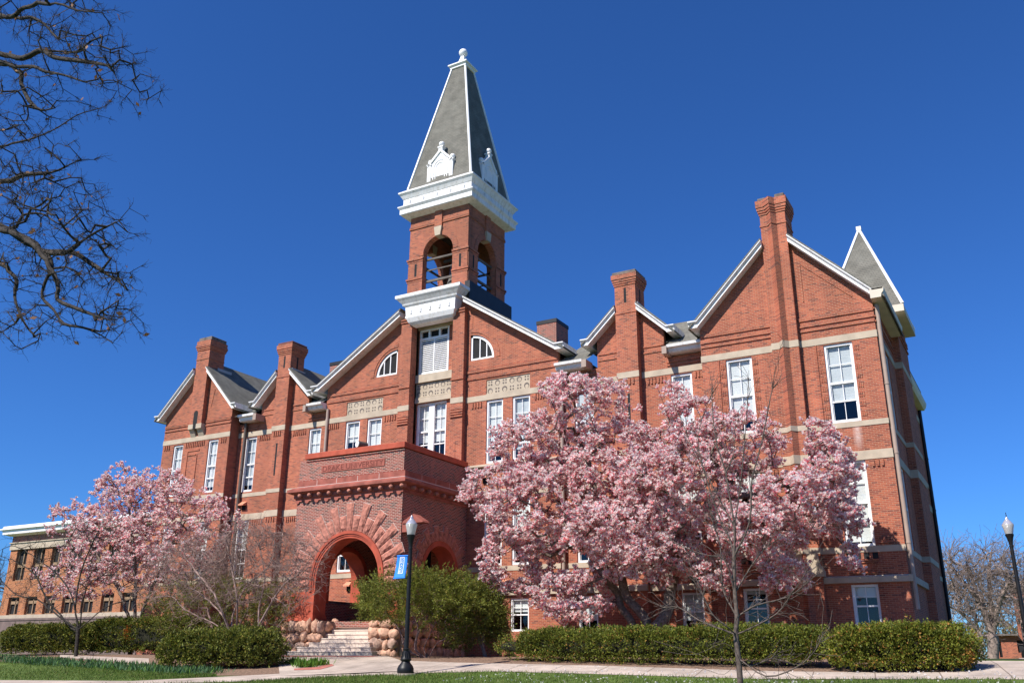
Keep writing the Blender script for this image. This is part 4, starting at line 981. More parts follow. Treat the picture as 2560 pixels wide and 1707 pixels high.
def magnolia(base, limbs, lobes, Y, ntips, nblo, size, label, seed, trunk, dY=1.6, shell=.5):
    root = empty('magnolia_tree', base, label, 'tree', 'magnolias in flower')
    T = Tree(seed); T.pw = 1.1; b0 = T.node(base, -1)
    for l in limbs: T.limb(l, b0, .3, .03)
    nl = len(T.P)
    A = lobepts(lobes, ntips, Y, seed+1, shell, dY)
    T.reach(A, .3, .12, .06)
    par = np.array(T.par); kids = np.zeros(len(T.P), int); np.add.at(kids, par[par >= 0], 1)
    T.twigs(len(A)*2, .15, .4, np.arange(nl, len(T.P)), .8)
    r = T.radii(.0065, 2.5, trunk); P = np.array(T.P)
    o = tubes('trunk', P, T.par, r, M['bark'], root)
    cand = np.nonzero(r < .013)[0]; cand = cand[cand > nl]; rs = T.rs
    k = rs.choice(cand, nblo); f = rs.rand(nblo, 1); pp = P[np.array(T.par)[k]]*(1-f)+P[k]*f+rs.normal(0, .055, (nblo, 3))
    blossoms('blossom', pp, [M['petal_deep'], M['petal_mid'], M['petal_pale']], root, size, rs)
    return root
R7 = lambda x, y: (1140+x/1.8964, 880+y/1.8964)
RL = lambda x, y: (1500+x/3.853, 1300+y/3.853)
C6 = lambda x, y, d=0: (x/2.7658, 1140+y/2.7658, d)
lob = [(1475, 1020, 108, 66, -.3), (1410, 972, 48, 28, -.3), (1345, 1115, 108, 78), (1245, 1215, 72, 50, -.5), (1195, 1245, 38, 34, -.5), (1360, 1280, 165, 110, -1), (1300, 1410, 90, 80, -.6), (1440, 1490, 100, 60, -1.2), (1560, 1180, 170, 120, .4), (1730, 1060, 75, 70, .3), (1690, 1000, 40, 35, .3),
       (1700, 1220, 185, 120, -.8), (1860, 1110, 115, 75, .2), (2050, 1100, 45, 45, .3), (2080, 1190, 75, 90, .3), (2000, 1260, 140, 80, -.4), (1900, 1330, 140, 70, -.9), (1620, 1390, 150, 70, -1.2), (1790, 1430, 75, 45, -.6), (2110, 1300, 50, 50), (2130, 1390, 35, 30), (1560, 1330, 180, 80, -1.6), (1960, 1430, 70, 50, -.5)]
YM = 32.2; b = gpix(1600, 1640); b = at(1612, 1630, YM)
magnolia((b.x, YM, g(YM)-.05), [px([(1590, 1585, .1), RL(290, 950), RL(200, 830), RL(170, 700), (1510, 1440, -.6), (1460, 1360, -.8)], YM), px([(1622, 1582), RL(420, 920), RL(260, 740), RL(210, 560), (1540, 1400, .3), (1500, 1250, .3), (1450, 1100, .2)], YM),
          px([(1630, 1582, -.1), RL(640, 900), RL(680, 680), RL(720, 450), (1720, 1350, .2), (1770, 1260, .4), (1850, 1180, .2)], YM), px([(1630, 1582, .2), RL(640, 900), (1690, 1400, .8), (1640, 1250, 1), (1700, 1100, .8)], YM)],
         lob, YM, 3200, 60000, .112, 'largest magnolia, thick with pink blossom, forked trunk behind the long hedge', 21, .33, 1.5)
lob2 = [C6(870, 150, 0)[:2]+(32, 30), C6(860, 230)[:2]+(50, 40), C6(1130, 180)[:2]+(50, 30), C6(1010, 300)[:2]+(95, 45), C6(600, 400)[:2]+(65, 28), C6(480, 390)[:2]+(25, 15), C6(1330, 330)[:2]+(60, 45), C6(800, 480)[:2]+(115, 45), C6(480, 520)[:2]+(35, 16), C6(700, 690)[:2]+(90, 60), C6(460, 830)[:2]+(45, 40), C6(1100, 540)[:2]+(95, 60), C6(1500, 480)[:2]+(45, 40), C6(560, 900)[:2]+(60, 30), C6(950, 800)[:2]+(80, 50), C6(1250, 700)[:2]+(80, 60)]
YN = 31.5; b = at(330, 1600, YN)
magnolia((b.x, YN, g(YN)-.05), [px([(325, 1560), (300, 1480), (250, 1400), (215, 1330)], YN), px([(335, 1555), (340, 1450), (330, 1330), (320, 1230)], YN), px([(345, 1555), (390, 1450), (430, 1360), (470, 1290)], YN)],
         lob2, YN, 1200, 15500, .11, 'smaller pink magnolia in front of the hall\'s left gable', 33, .13, 1.2, .3)

def bare_tree(name, base, limbs, tips, trunk, label, cat, m, seed, ntw, lo, hi, group=None, tip=.005, kids=2, extra=None, start=0, wob=.05, spread=.7, droop=0, pw=1.25, sc=1.):
    root = empty(name, base, label, cat, group)
    T = Tree(seed); T.pw = pw; b0 = T.node(base, -1)
    for l in limbs:
        k, j = 0, None                    # follow the part of the limb that is already there, then branch off
        while k < len(l):
            d = np.linalg.norm(np.array(T.P)-np.array(l[k]), axis=1); i = int(np.argmin(d))
            if d[i] > .03: break
            j = i; k += 1
        if j is None: d = np.linalg.norm(np.array(T.P)-np.array(l[0]), axis=1); j = int(np.argmin(d))
        if k < len(l): T.limb(l[k:], j, .3*sc, .03*sc)
    nl = len(T.P)
    if tips is not None: T.reach(tips, .3*sc, .08, wob*sc)
    T.twigs(ntw, lo, hi, np.arange(max(2, nl//3), len(T.P)), spread, kids, None, droop)
    r = T.radii(tip, 2.4, trunk); o = tubes('trunk', T.P, T.par, r, m, root)
    return root, T, r
# young tree on the lawn in front of the magnolia
YT = 19.5; bx_ = at(1852, 1707, YT)
tk = px([(1850, 1690), RL(1335, 1330), RL(1310, 1100), RL(1320, 930), RL(1300, 700), RL(1290, 350), RL(1295, 60), (1815, 1180), (1808, 1050), (1800, 1010)], YT)
lm = [tk] + [[tk[1+i]]+px(q, YT) for i, q in (
    (0, [RL(1200, 1180)+(-.1,), RL(920, 1290)+(-.3,), RL(620, 1260)+(-.5,), RL(600, 1255)+(-.5,)]), (0, [RL(1250, 1420)+(.2,), RL(1100, 1350)+(.3,), RL(860, 1260)+(.4,), RL(520, 1160)+(.5,)]), (0, [RL(1200, 1480)+(-.3,), RL(1000, 1430)+(-.5,), RL(690, 1360)+(-.6,)]),
    (0, [RL(1500, 1350)+(.1,), RL(1700, 1330)+(.2,), RL(1950, 1390)+(.2,), RL(2190, 1230)+(.2,)]), (0, [RL(1600, 1500)+(-.3,), RL(1880, 1420)+(-.5,), RL(2050, 1280)+(-.5,), RL(2140, 1120)+(-.5,)]), (0, [RL(1450, 1400)+(.4,), RL(1650, 1330)+(.6,), RL(1720, 1350)+(.6,)]),
    (1, [RL(1150, 1040)+(.1,), RL(950, 960)+(.2,), RL(760, 840)+(.3,), RL(610, 840)+(.3,)]), (1, [RL(1450, 1040)+(-.1,), RL(1700, 900)+(-.2,), RL(1850, 700)+(-.3,), RL(2050, 400)+(-.3,)]), (1, [RL(1220, 1020)+(-.3,), RL(1080, 900)+(-.4,), RL(960, 640)+(-.5,), RL(870, 430)+(-.5,)]),
    (2, [RL(1500, 820)+(.2,), RL(1800, 740)+(.3,), RL(2000, 600)+(.3,)]), (2, [RL(1180, 650)+(.1,), RL(1160, 250)+(.2,), RL(1080, 0)+(.2,), (1760, 1200, .2), (1700, 1040, .2)]), (3, [RL(1200, 380)+(-.2,), RL(1000, 330)+(-.4,), RL(700, 200)+(-.5,), RL(600, 0)+(-.5,)]),
    (3, [RL(1420, 500)+(.2,), RL(1560, 300)+(.3,), RL(1750, 150)+(.4,)]), (4, [RL(1250, 180)+(.1,), RL(1160, 0)+(.1,), (1770, 1210, .1), (1745, 1090, .1), (1788, 960, .1)]), (4, [RL(1440, 20)+(-.1,), (1880, 1200, -.1), (1905, 1100, -.1), (1945, 905, -.1)]),
    (5, [(1850, 1220, .1), (1862, 1100, .1), (1872, 950, .1)]), (5, [(1800, 1250, -.1), (1750, 1150, -.1), (1740, 1130, -.1)]), (6, [(1835, 1130, .1), (1838, 1040, .1)]), (6, [(1790, 1100, -.1), (1780, 1000, -.1), (1782, 965, -.1)]))]
bare_tree('young_tree', (bx_.x, YT, g(YT)-.05), lm, None, .062, 'slender leafless young tree on the lawn in front of the largest magnolia', 'tree', mat('young_bark', (.105, .08, .068), .9, .4, 14, bump=.01), 5, 420, .15, .6, None, .0048, 1, spread=.55, pw=1.15)
# leafless fans of stems on the left
YS = 27.6; b = at(196, 1600, YS+.8)
lm = [px(q, YS+.8) for q in ([(195, 1565), C6(520, 1050), C6(560, 800, .2), C6(640, 600, .3), C6(700, 480, .3)], [(195, 1565), C6(490, 950, -.1), C6(380, 800, -.2), C6(240, 700, -.3), C6(100, 620, -.3), C6(20, 640, -.3)], [(180, 1570), C6(320, 980, .2), C6(250, 830, .3), C6(150, 750, .4), C6(10, 690, .4)],
     [(200, 1570), C6(720, 1050, .1), C6(860, 1000, .2), C6(1050, 960, .2)], [(190, 1570), C6(400, 1100, -.3), C6(260, 990, -.4), C6(120, 960, -.5), C6(10, 860, -.5)], [(200, 1565), C6(600, 900, -.3), C6(760, 790, -.4), C6(900, 640, -.4)])]
tp = lobepts([C6(250, 700)[:2]+(110, 60), C6(100, 850)[:2]+(70, 60), C6(600, 600)[:2]+(70, 60), C6(850, 850)[:2]+(80, 60), C6(400, 950)[:2]+(70, 40)], 260, YS+.8, 8, .2, .9)
bare_tree('leafless_shrub', (b.x, YS+.8, g(YS+.8)-.05), lm, tp, .085, 'dark stemmed leafless shrub at the far left, behind the leftmost low hedge', 'shrub', M['bark_dark'], 9, 700, .2, .6, 'leafless shrubs on the left', .0048, 2)
YS2 = 26.9; b = at(585, 1600, YS2)
lm = [px(q, YS2) for q in ([(575, 1580), C6(1540, 1100), C6(1400, 960, .2), C6(1200, 850, .3)], [(580, 1578), C6(1610, 1100, .1), C6(1700, 900, .2), C6(1850, 770, .3), C6(1900, 600, .3), C6(1830, 430, .3)], [(570, 1582), C6(1470, 1150, -.2), C6(1280, 1060, -.3), C6(1190, 970, -.4), C6(1060, 980, -.4)],
     [(640, 1590), C6(1790, 1050, .2), C6(1830, 850, .3), C6(1800, 640, .4)], [(660, 1590), C6(1870, 1230, -.3), C6(2000, 1080, -.4), C6(2102, 1000, -.6), (790, 1480, -.7)], [(640, 1590), C6(1800, 1150, -.2), C6(1950, 900, -.3), C6(2080, 800, -.4), (790, 1370, -.5)], [(575, 1580), C6(1500, 1000, -.5), C6(1330, 760, -.6), C6(1200, 640, -.6)], [(590, 1580), C6(1640, 1000, -.5), C6(1600, 760, -.6), C6(1560, 560, -.6)])]
tp = lobepts([C6(1300, 750)[:2]+(110, 70), C6(1550, 650)[:2]+(100, 60), C6(1800, 600)[:2]+(90, 70), C6(1950, 850)[:2]+(80, 70), (745, 1420, 70, 55), C6(1150, 950)[:2]+(70, 40), C6(1600, 850)[:2]+(140, 70), (770, 1370, 55, 20), (720, 1350, 60, 30), (600, 1340, 80, 45), (480, 1420, 90, 60)], 980, YS2, 18, .1, 1.0)
bare_tree('leafless_shrub', (b.x, YS2, g(YS2)-.05), lm, tp, .08, 'widest leafless shrub, a fan of grey stems left of the entrance steps', 'shrub', mat('red_grey_twig', (.27, .18, .155), .85, .35, 8), 19, 3400, .2, .6, 'leafless shrubs on the left', .0042, 2)
# old oak whose limbs reach in from the left
YO = 8.0; KO = YO/15
ob = (-30.5*KO, YO-.3, g(YO)-.1)
Z1 = lambda x, y, d=0: (x/3.4075, y/3.4075, d*.53); Z2 = lambda x, y, d=0: (x/3.135, 420+y/3.135, d*.53)
top = [(-30.5*KO, YO-.28, 3*KO), (-30.3*KO, YO-.22, 7*KO), (-30.0*KO, YO-.15, 10.5*KO)]
lm = [top+px(q, YO) for q in (
    [(-160, 560), Z2(0, 480), Z2(150, 530), Z2(280, 600), Z2(310, 650), Z2(420, 670), Z2(530, 660), Z2(620, 590, .2), Z2(740, 510, .3), Z2(880, 440, .3), Z2(990, 390, .3)],
    [(-160, 560), Z2(0, 480), Z2(150, 530), Z2(300, 640), Z2(380, 690), Z2(405, 790), Z2(360, 880), Z2(330, 1010), Z2(420, 1110), Z2(500, 1220), Z2(650, 1250), Z2(790, 1310), Z2(880, 1370)],
    [(-160, 600), Z2(0, 750), Z2(70, 810), Z2(130, 880), Z2(115, 1010), Z2(160, 1150), Z2(230, 1270), Z2(330, 1350)],
    [(-140, 480), Z2(60, 470, .5), Z2(180, 370, .7), Z2(330, 360, .8), Z2(440, 430, .8), Z2(540, 460, .8)],
    [(-160, 560), Z2(0, 480, -.3), Z2(300, 640, -.4), Z2(450, 900, -.5), Z2(450, 1030, -.5), Z2(600, 1100, -.5), Z2(780, 1170, -.5), Z2(900, 1190, -.5), Z2(1010, 1120, -.5)],
    [(-160, 560), Z2(0, 480, .2), Z2(300, 640, .3), Z2(560, 660, .4), Z2(700, 740, .5), Z2(850, 840, .5), Z2(940, 900, .5), Z2(1000, 960, .5)])]
top2 = top+[(-29.8*KO, YO, 13.5*KO)]
lm += [top2+px(q, YO) for q in (
    [(-170, 120), Z1(0, 460), Z1(190, 500), Z1(350, 430), Z1(460, 490), Z1(680, 520), Z1(850, 545), Z1(940, 580), Z1(1000, 680)],
    [(-170, 120), Z1(0, 460), Z1(190, 500), Z1(350, 430), Z1(500, 440, .3), Z1(660, 440, .4), Z1(780, 350, .4), Z1(920, 300, .4)],
    [(-170, 130), Z1(0, 530, -.3), Z1(130, 570, -.3), Z1(290, 570, -.3), Z1(380, 610, -.4), Z1(540, 640, -.4), Z1(720, 700, -.4), Z1(860, 740, -.4)],
    [(-170, 130), Z1(110, 570, .3), Z1(180, 710, .4), Z1(250, 860, .4), Z1(350, 940, .4), Z1(470, 920, .4)],
    [(-150, 100), Z1(0, 150, .5), Z1(180, 160, .5), Z1(270, 150, .5), Z1(380, 210, .5), Z1(470, 310, .5), Z1(570, 360, .5), Z1(650, 340, .5)],
    [(-150, 60), Z1(60, 150, -.4), Z1(200, 70, -.4), Z1(470, 30, -.5), Z1(660, 90, -.5), Z1(870, 110, -.5)],
    [(-160, 420), Z1(0, 1250, -.3), Z1(250, 1190, -.3), Z1(470, 1100, -.4), Z1(660, 980, -.4), Z1(830, 930, -.4), Z1(910, 900, -.4)],
    [(-160, 420), Z1(0, 1550, .3), Z1(200, 1490, .3), Z1(440, 1470, .4), Z1(600, 1400, .4), Z1(690, 1360, .4)])]
tp = lobepts([Z1(500, 60)[:2]+(120, 40), Z1(150, 100)[:2]+(60, 60), Z1(750, 330)[:2]+(80, 40), Z1(930, 560)[:2]+(60, 45), Z1(700, 620)[:2]+(110, 40), Z1(250, 850)[:2]+(80, 60), Z1(100, 1000)[:2]+(50, 60), Z1(350, 1400)[:2]+(110, 50), Z1(150, 1500)[:2]+(70, 60), Z2(300, 200)[:2]+(90, 60), Z2(150, 350)[:2]+(60, 50), Z2(600, 400)[:2]+(110, 50), Z2(820, 500)[:2]+(50, 45), Z2(700, 700)[:2]+(80, 45), Z2(500, 850)[:2]+(90, 45), Z2(850, 860)[:2]+(45, 28), Z2(700, 1150)[:2]+(100, 50), Z2(860, 1150)[:2]+(45, 35), Z2(250, 800)[:2]+(70, 50), Z2(250, 1250)[:2]+(60, 50), Z2(50, 1200)[:2]+(30, 60), Z2(150, 600)[:2]+(60, 40), Z2(850, 1320)[:2]+(30, 20)], 900, YO, 41, .05, 1.1)
root, T, r = bare_tree('oak_tree', ob, lm, tp, .22, 'old dark limbed oak reaching in from beyond the left edge', 'tree', M['bark_dark'], 43, 6800, .055, .18, None, .0020, 2, wob=.06, pw=1.2, sc=KO)
P = np.array(T.P); rs = np.random.RandomState(3); k = rs.choice(np.nonzero(r < .0034)[0], 240); pp = P[k]; n = len(pp)
a = rs.normal(0, 1, (n, 3)); a /= np.linalg.norm(a, axis=1, keepdims=True); b_ = np.cross(a, rs.normal(0, 1, (n, 3))); b_ /= np.linalg.norm(b_, axis=1, keepdims=True)
sz = rs.uniform(.025, .06, (n, 1)); V_ = np.stack([pp, pp+a*sz+b_*sz*.6, pp+a*sz*2, pp+a*sz-b_*sz*.6], 1).reshape(-1, 3)
npmesh('dead_leaves', V_, np.arange(4*n).reshape(n, 4), [M['deadleaf']], None, root)

# ---- foliage made of many small leaves
def leaves(name, P, Nn, size, mats, weights, parent, seed, aspect=.5, jitter=.6, fan=1):
    rs = np.random.RandomState(seed); n = len(P)
    d = Nn+rs.normal(0, jitter, (n, 3)); d /= np.linalg.norm(d, axis=1, keepdims=True)
    s_ = np.cross(d, rs.normal(0, 1, (n, 3))); s_ /= np.linalg.norm(s_, axis=1, keepdims=True)
    L = size*rs.uniform(.6, 1.4, (n, 1)); w = L*aspect*.5
    V_ = np.stack([P-s_*w*.5, P+d*L*.55-s_*w, P+d*L, P+d*L*.5+s_*w], 1).reshape(-1, 3)
    mi = rs.choice(len(mats), n, p=weights)
    return npmesh(name, V_, np.arange(4*n).reshape(n, 4), mats, mi, parent)
def noise3(P, seed, f=1.0):
    rs = np.random.RandomState(seed); o = np.zeros(len(P))
    for k in range(7):
        w = rs.normal(0, f*(1+.5*k), 3); o += np.sin(P @ w+rs.uniform(0, 6))/(1+.35*k)
    return o/3
def hedge(a, b, width, h, label, seed, n, mats, weights, round_=.5, leaf=.062, group='clipped hedges', bronze=0):
    a, b = Vector((a[0], a[1], 0)), Vector((b[0], b[1], 0)); d = b-a; L = d.length; d.normalize(); nrm = Vector((-d.y, d.x, 0)); c = (a+b)/2
    zg = lambda y: g(y)
    root = empty('hedge', (c.x, c.y, g(c.y)), label, 'hedge', group); rs = np.random.RandomState(seed)
    # superellipse rounded block: sample directions, push out to the block, add lumps
    def surf(u):            # u unit vectors -> local points
        e = 3.6; q = np.abs(u)
        hx = np.array([L/2, width/2, h/2]); s = (((q/hx)**e).sum(1))**(-1/e)
        return u*s[:, None]
    n0 = n; n = n//14; face = rs.choice(3, n, p=np.array([width*h*.6, L*h, L*width])/(width*h*.6+L*h+L*width)); sg = rs.choice([-1, 1], n)
    q = rs.uniform(-1, 1, (n, 3)); q[np.arange(n), face] = sg; q[(face == 2), 2] = 1
    q *= np.array([L/2, width/2, h/2]); loc = surf(q/np.linalg.norm(q, axis=1, keepdims=True))
    nn = np.sign(loc)*np.abs(loc/np.array([L/2, width/2, h/2]))**3.5/np.array([L/2, width/2, h/2]); nn /= np.linalg.norm(nn, axis=1, keepdims=True)
    # leaves sit in clumps: jitter around each clump centre
    off = rs.normal(0, .05, (n, 1)); loc = np.repeat(loc+nn*off, 14, 0); nn = np.repeat(nn, 14, 0); n = len(loc); loc = loc+rs.normal(0, .04, (n, 3)); nn = nn+rs.normal(0, .35, (n, 3)); nn /= np.linalg.norm(nn, axis=1, keepdims=True)
    lump = noise3(loc*np.array([1, 1, 1.3]), seed, 1.7)*.12+noise3(loc, seed+1, 4.5)*.11
    loc = loc+nn*(lump[:, None]-rs.exponential(.07, (n, 1)))
    W_ = np.stack([c.x+d.x*loc[:, 0]+nrm.x*loc[:, 1], c.y+d.y*loc[:, 0]+nrm.y*loc[:, 1], loc[:, 2]+h/2], 1)
    W_[:, 2] += np.array([g(y) for y in W_[:, 1]])*.5+g(c.y)*.5
    Nw = np.stack([d.x*nn[:, 0]+nrm.x*nn[:, 1], d.y*nn[:, 0]+nrm.y*nn[:, 1], nn[:, 2]+.35], 1)
    leaves('foliage', W_, Nw, leaf, mats, weights, root, seed+2, .55, .7)
    # added solid mass that blocks light, inner shade put in its colour
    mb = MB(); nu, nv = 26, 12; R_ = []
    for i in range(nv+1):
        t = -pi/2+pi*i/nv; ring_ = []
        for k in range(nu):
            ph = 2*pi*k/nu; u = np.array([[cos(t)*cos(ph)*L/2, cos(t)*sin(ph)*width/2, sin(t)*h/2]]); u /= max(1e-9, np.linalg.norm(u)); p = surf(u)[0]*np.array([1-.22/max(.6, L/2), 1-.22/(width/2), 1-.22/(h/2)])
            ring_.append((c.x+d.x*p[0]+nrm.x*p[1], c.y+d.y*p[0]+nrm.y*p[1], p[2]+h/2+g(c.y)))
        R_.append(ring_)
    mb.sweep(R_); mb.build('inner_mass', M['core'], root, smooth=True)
    return root
BX = [M['box1'], M['box2'], M['box3']]
def phedge(x0, y0, x1, y1, ytop, width, *args, **kw):      # pixel ends of its front foot, and the height of its top edge
    p, q = gpix(x0, y0), gpix(x1, y1); d = Vector((q.x-p.x, q.y-p.y, 0)).normalized(); nr = Vector((-d.y, d.x, 0)); c = (p+q)/2; yc = c.y+width/2
    h = at((x0+x1)/2, ytop, yc).z-g(yc)
    return hedge((p.x+nr.x*width/2, p.y+nr.y*width/2), (q.x+nr.x*width/2, q.y+nr.y*width/2), width, h, *args, **kw)
def sprig(root, px_, py_, rx, ry, Y, n, m_, seed):
    q = lobepts([(px_, py_, rx, ry)], n, Y, seed, .1, .3); leaves('bronze_leaves', q, np.tile([0, -.6, .4], (n, 1)), .075, [m_], [1.], root, seed+1, .5, .8)
YW3 = [M['yew1'], M['yew2'], M['yew3']]
phedge(1214, 1652, 2160, 1677, 1574, 1.3, 'long dark clipped hedge in front of the largest magnolia trunk', 51, 90000, BX, [.52, .43, .05])  # darker leaf mix takes in the magnolia's shade
hr = phedge(2070, 1683, 2458, 1680, 1571, 1.5, 'bright green rounded hedge in front of the hall\'s right corner, bronze patch at its end', 52, 52000, BX, [.66, .24, .10], leaf=.065)  # brighter leaf mix puts the sunlight into the colour
phedge(366, 1677, 672, 1672, 1580, 1.6, 'square lumpy hedge left of the entrance steps', 53, 48000, YW3, [.5, .4, .1], leaf=.075)
phedge(-30, 1641, 240, 1636, 1566, 1.6, 'low spreading hedge at the far left above the bulb leaves', 54, 38000, YW3, [.5, .4, .1], leaf=.08)
hb_ = hedge((-41.6, 30.4), (-33.6, 31.6), 1.4, at(320, 1548, 31).z-g(31), 'taller back hedge between the two low hedges, with an orange sprig', 55, 30000, BX, [.45, .5, .05], leaf=.08)
M['orangeleaf'] = leafmat('orange_leaf', (.50, .17, .03), .3)
sprig(hb_, 316, 1585, 9, 22, 30.35, 420, M['orangeleaf'], 120); sprig(hr, 2395, 1640, 45, 28, 26.4, 1500, M['box3'], 121)
def yew(base, lobes, Y, label, seed, stems, n, dark=.35):
    root = empty('yew_shrub', base, label, 'shrub', 'spreading yew shrubs'); rs = np.random.RandomState(seed)
    T = Tree(seed); b0 = T.node(base, -1)
    for l in stems: T.limb(l, b0, .25, .05)
    nl = len(T.P); A = lobepts(lobes, 420, Y, seed+1, .35, 1.1); A[:, 2] = np.maximum(A[:, 2], g(Y)+.25)
    T.reach(A, .25, -.1, .04); r = T.radii(.007, 2.4, .085); tubes('stems', T.P, T.par, r, M['twigred'], root)
    P = np.array(T.P); tips = np.array(T.tips); cen = P[tips].mean(0)
    m_ = n//len(tips); out = []; nn = []
    for i in tips:            # feathery sprays that lean outwards and up
        p = P[i]; d = (p-cen); d = d/np.linalg.norm(d)+np.array([0, -.15, .55]); d /= np.linalg.norm(d)
        for _ in range(4):
            e = d+rs.normal(0, .38, 3); e /= np.linalg.norm(e); L = rs.uniform(.3, .72); k = m_//4
            t = rs.uniform(-.2, 1, k)[:, None]; out.append(p+e*L*t+rs.normal(0, .06, (k, 3))*(1.1-t)); nn.append(np.tile(e, (k, 1)))
    out = np.concatenate(out); nn = np.concatenate(nn); ok = out[:, 2] > g(Y)+.1
    leaves('foliage', out[ok], nn[ok], .08, [M['yew1'], M['yew2'], M['yew3']], [1-dark-.06, dark, .06], root, seed+4, .3, .5)
    return root
YY = 29.0; b = at(1060, 1640, YY)
Q8 = lambda x, y, d=0: (650+x/4, 1315+y/4, d)
yew((b.x, YY+.3, g(YY)-.05), [Q8(1250, 690)[:2]+(52, 40), Q8(1150, 760)[:2]+(38, 40), Q8(1650, 610)[:2]+(66, 36), Q8(1800, 680)[:2]+(72, 48), Q8(1450, 690)[:2]+(85, 55), Q8(1970, 690)[:2]+(45, 45), Q8(1500, 800)[:2]+(95, 40), Q8(1900, 780)[:2]+(90, 45), Q8(1250, 830)[:2]+(45, 25), Q8(1700, 880)[:2]+(60, 28)], YY,
    'spreading green yew with bare red stems right of the entrance steps', 61, [px(q, YY) for q in ([Q8(1460, 1230), Q8(1400, 1050), Q8(1290, 900)], [Q8(1550, 1230, -.2), Q8(1590, 1050, -.2), Q8(1670, 920, -.2)], [Q8(1560, 1230), Q8(1580, 1000), Q8(1510, 860)], [Q8(1760, 1180, .1), Q8(1870, 1100, .1), Q8(1850, 960, .1)], [Q8(1640, 1220, .2), Q8(1700, 1080, .2), Q8(1780, 900, .2)], [Q8(1480, 1235, .3), Q8(1380, 1000, .3), Q8(1200, 800, .3)])], 62000, .3)
YY2 = 30.3; b = at(1215, 1640, YY2)
yew((b.x, YY2, g(YY2)-.05), [Q8(2100, 720)[:2]+(45, 40), Q8(2200, 800)[:2]+(50, 50), Q8(2250, 900)[:2]+(50, 45), Q8(2150, 950)[:2]+(60, 55), Q8(2330, 960)[:2]+(28, 40), Q8(2100, 1080)[:2]+(70, 30)], YY2, 'darker yew between the red stemmed yew and the long hedge', 62, [px(q, YY2) for q in ([Q8(2200, 1150), Q8(2150, 950)], [Q8(2230, 1150), Q8(2280, 950)])], 34000, .5)
YY3 = 30.6; b = at(560, 1640, YY3)
yew((b.x, YY3, g(YY3)-.05), [(440, 1500, 45, 40), (520, 1480, 60, 45), (600, 1500, 60, 50), (680, 1510, 45, 50), (480, 1560, 70, 35), (620, 1570, 80, 40), (420, 1540, 35, 40)], YY3, 'dark evergreen shrub behind the widest leafless shrub', 63, [px([(540, 1600), (520, 1520)], YY3), px([(580, 1600), (620, 1520)], YY3)], 34000, .5)
# small fresh tufts beside the entrance path
for k, (x, y) in enumerate(((762, 1668), (795, 1663), (738, 1660))):
    p = gpix(x, y); rs = np.random.RandomState(70+k); n = 260
    t = empty('daylily_clump', (p.x, p.y, g(p.y)), ('nearest', 'rightmost', 'leftmost')[k]+' fresh green daylily clump beside the entrance path', 'plant', 'daylily clumps')
    q = np.stack([p.x+rs.normal(0, .2, n), p.y+rs.normal(0, .12, n), np.full(n, g(p.y))], 1); d = np.stack([rs.normal(0, .5, n), rs.normal(0, .5, n), np.ones(n)], 1)
    leaves('blades', q, d, .24, [M['tuft']], [1.], t, 71+k, .16, .2)
# bulb leaves along the edge of the left bed, and the grass of the lawn
rs = np.random.RandomState(80); n = 3800
ex = np.array([(gpix(x, y).x, gpix(x, y).y) for x, y in ((-40, 1648), (60, 1655), (130, 1660), (230, 1666), (330, 1673), (430, 1681), (520, 1686))])
i = rs.randint(0, len(ex)-1, n); f = rs.rand(n, 1); q = ex[i]*(1-f)+ex[i+1]*f+np.stack([rs.normal(0, .3, n), rs.uniform(-.6, .8, n)], 1); q = np.concatenate([q, np.array([g(y) for y in q[:, 1]])[:, None]], 1)
d = np.stack([rs.normal(0, .35, n), rs.normal(0, .35, n), np.ones(n)], 1)
o = leaves('bulb_leaves', q, d, .22, [M['bulb'], M['tuft']], [.85, .15], None, 81, .16, .15); tag(o, 'strip of blue green bulb leaves below the left hedge', 'ground cover', None, 'stuff')
def scatter(poly_lo, poly_hi, n, seed):
    rs = np.random.RandomState(seed); lo, hi = np.array(poly_lo), np.array(poly_hi); i = rs.randint(0, len(lo)-1, n); f = rs.rand(n, 1); h = rs.rand(n, 1)
    a = lo[i]*(1-f)+lo[i+1]*f; b = hi[i]*(1-f)+hi[i+1]*f; q = a*(1-h)+b*h
    return np.concatenate([q, np.array([g(y) for y in q[:, 1]])[:, None]], 1), rs
q1, rs = scatter([(x, y-6.5) for x, y in low], [(x, y-.02) for x, y in low], 60000, 90)
q2, _ = scatter(upp[:4], G2((-60, 1650), (200, 1664), (330, 1674), (540, 1689)), 22000, 91)
q = np.concatenate([q1, q2]); n = len(q); d = np.stack([rs.normal(0, .45, n), rs.normal(0, .45, n), np.ones(n)], 1)
o = leaves('grass', q, d, .085, [M['grass1'], M['grass2']], [.88, .12], None, 92, .14, .2); tag(o, 'short green lawn grass with a few dry blades', 'grass', None, 'stuff')
q3, rs = scatter([(x, y-3) for x, y in low[5:]], [(x, y+1.5) for x, y in low[5:]], 1000, 93); q3[:, 2] += .03
d = np.stack([rs.normal(0, 1, 1000), rs.normal(0, 1, 1000), np.full(1000, .25)], 1)
o = leaves('fallen_petals', q3, d, .06, [M['petal_pale']], [1.], None, 94, .7, .1); tag(o, 'fallen pale petals on the lawn and path', 'petals', None, 'stuff')

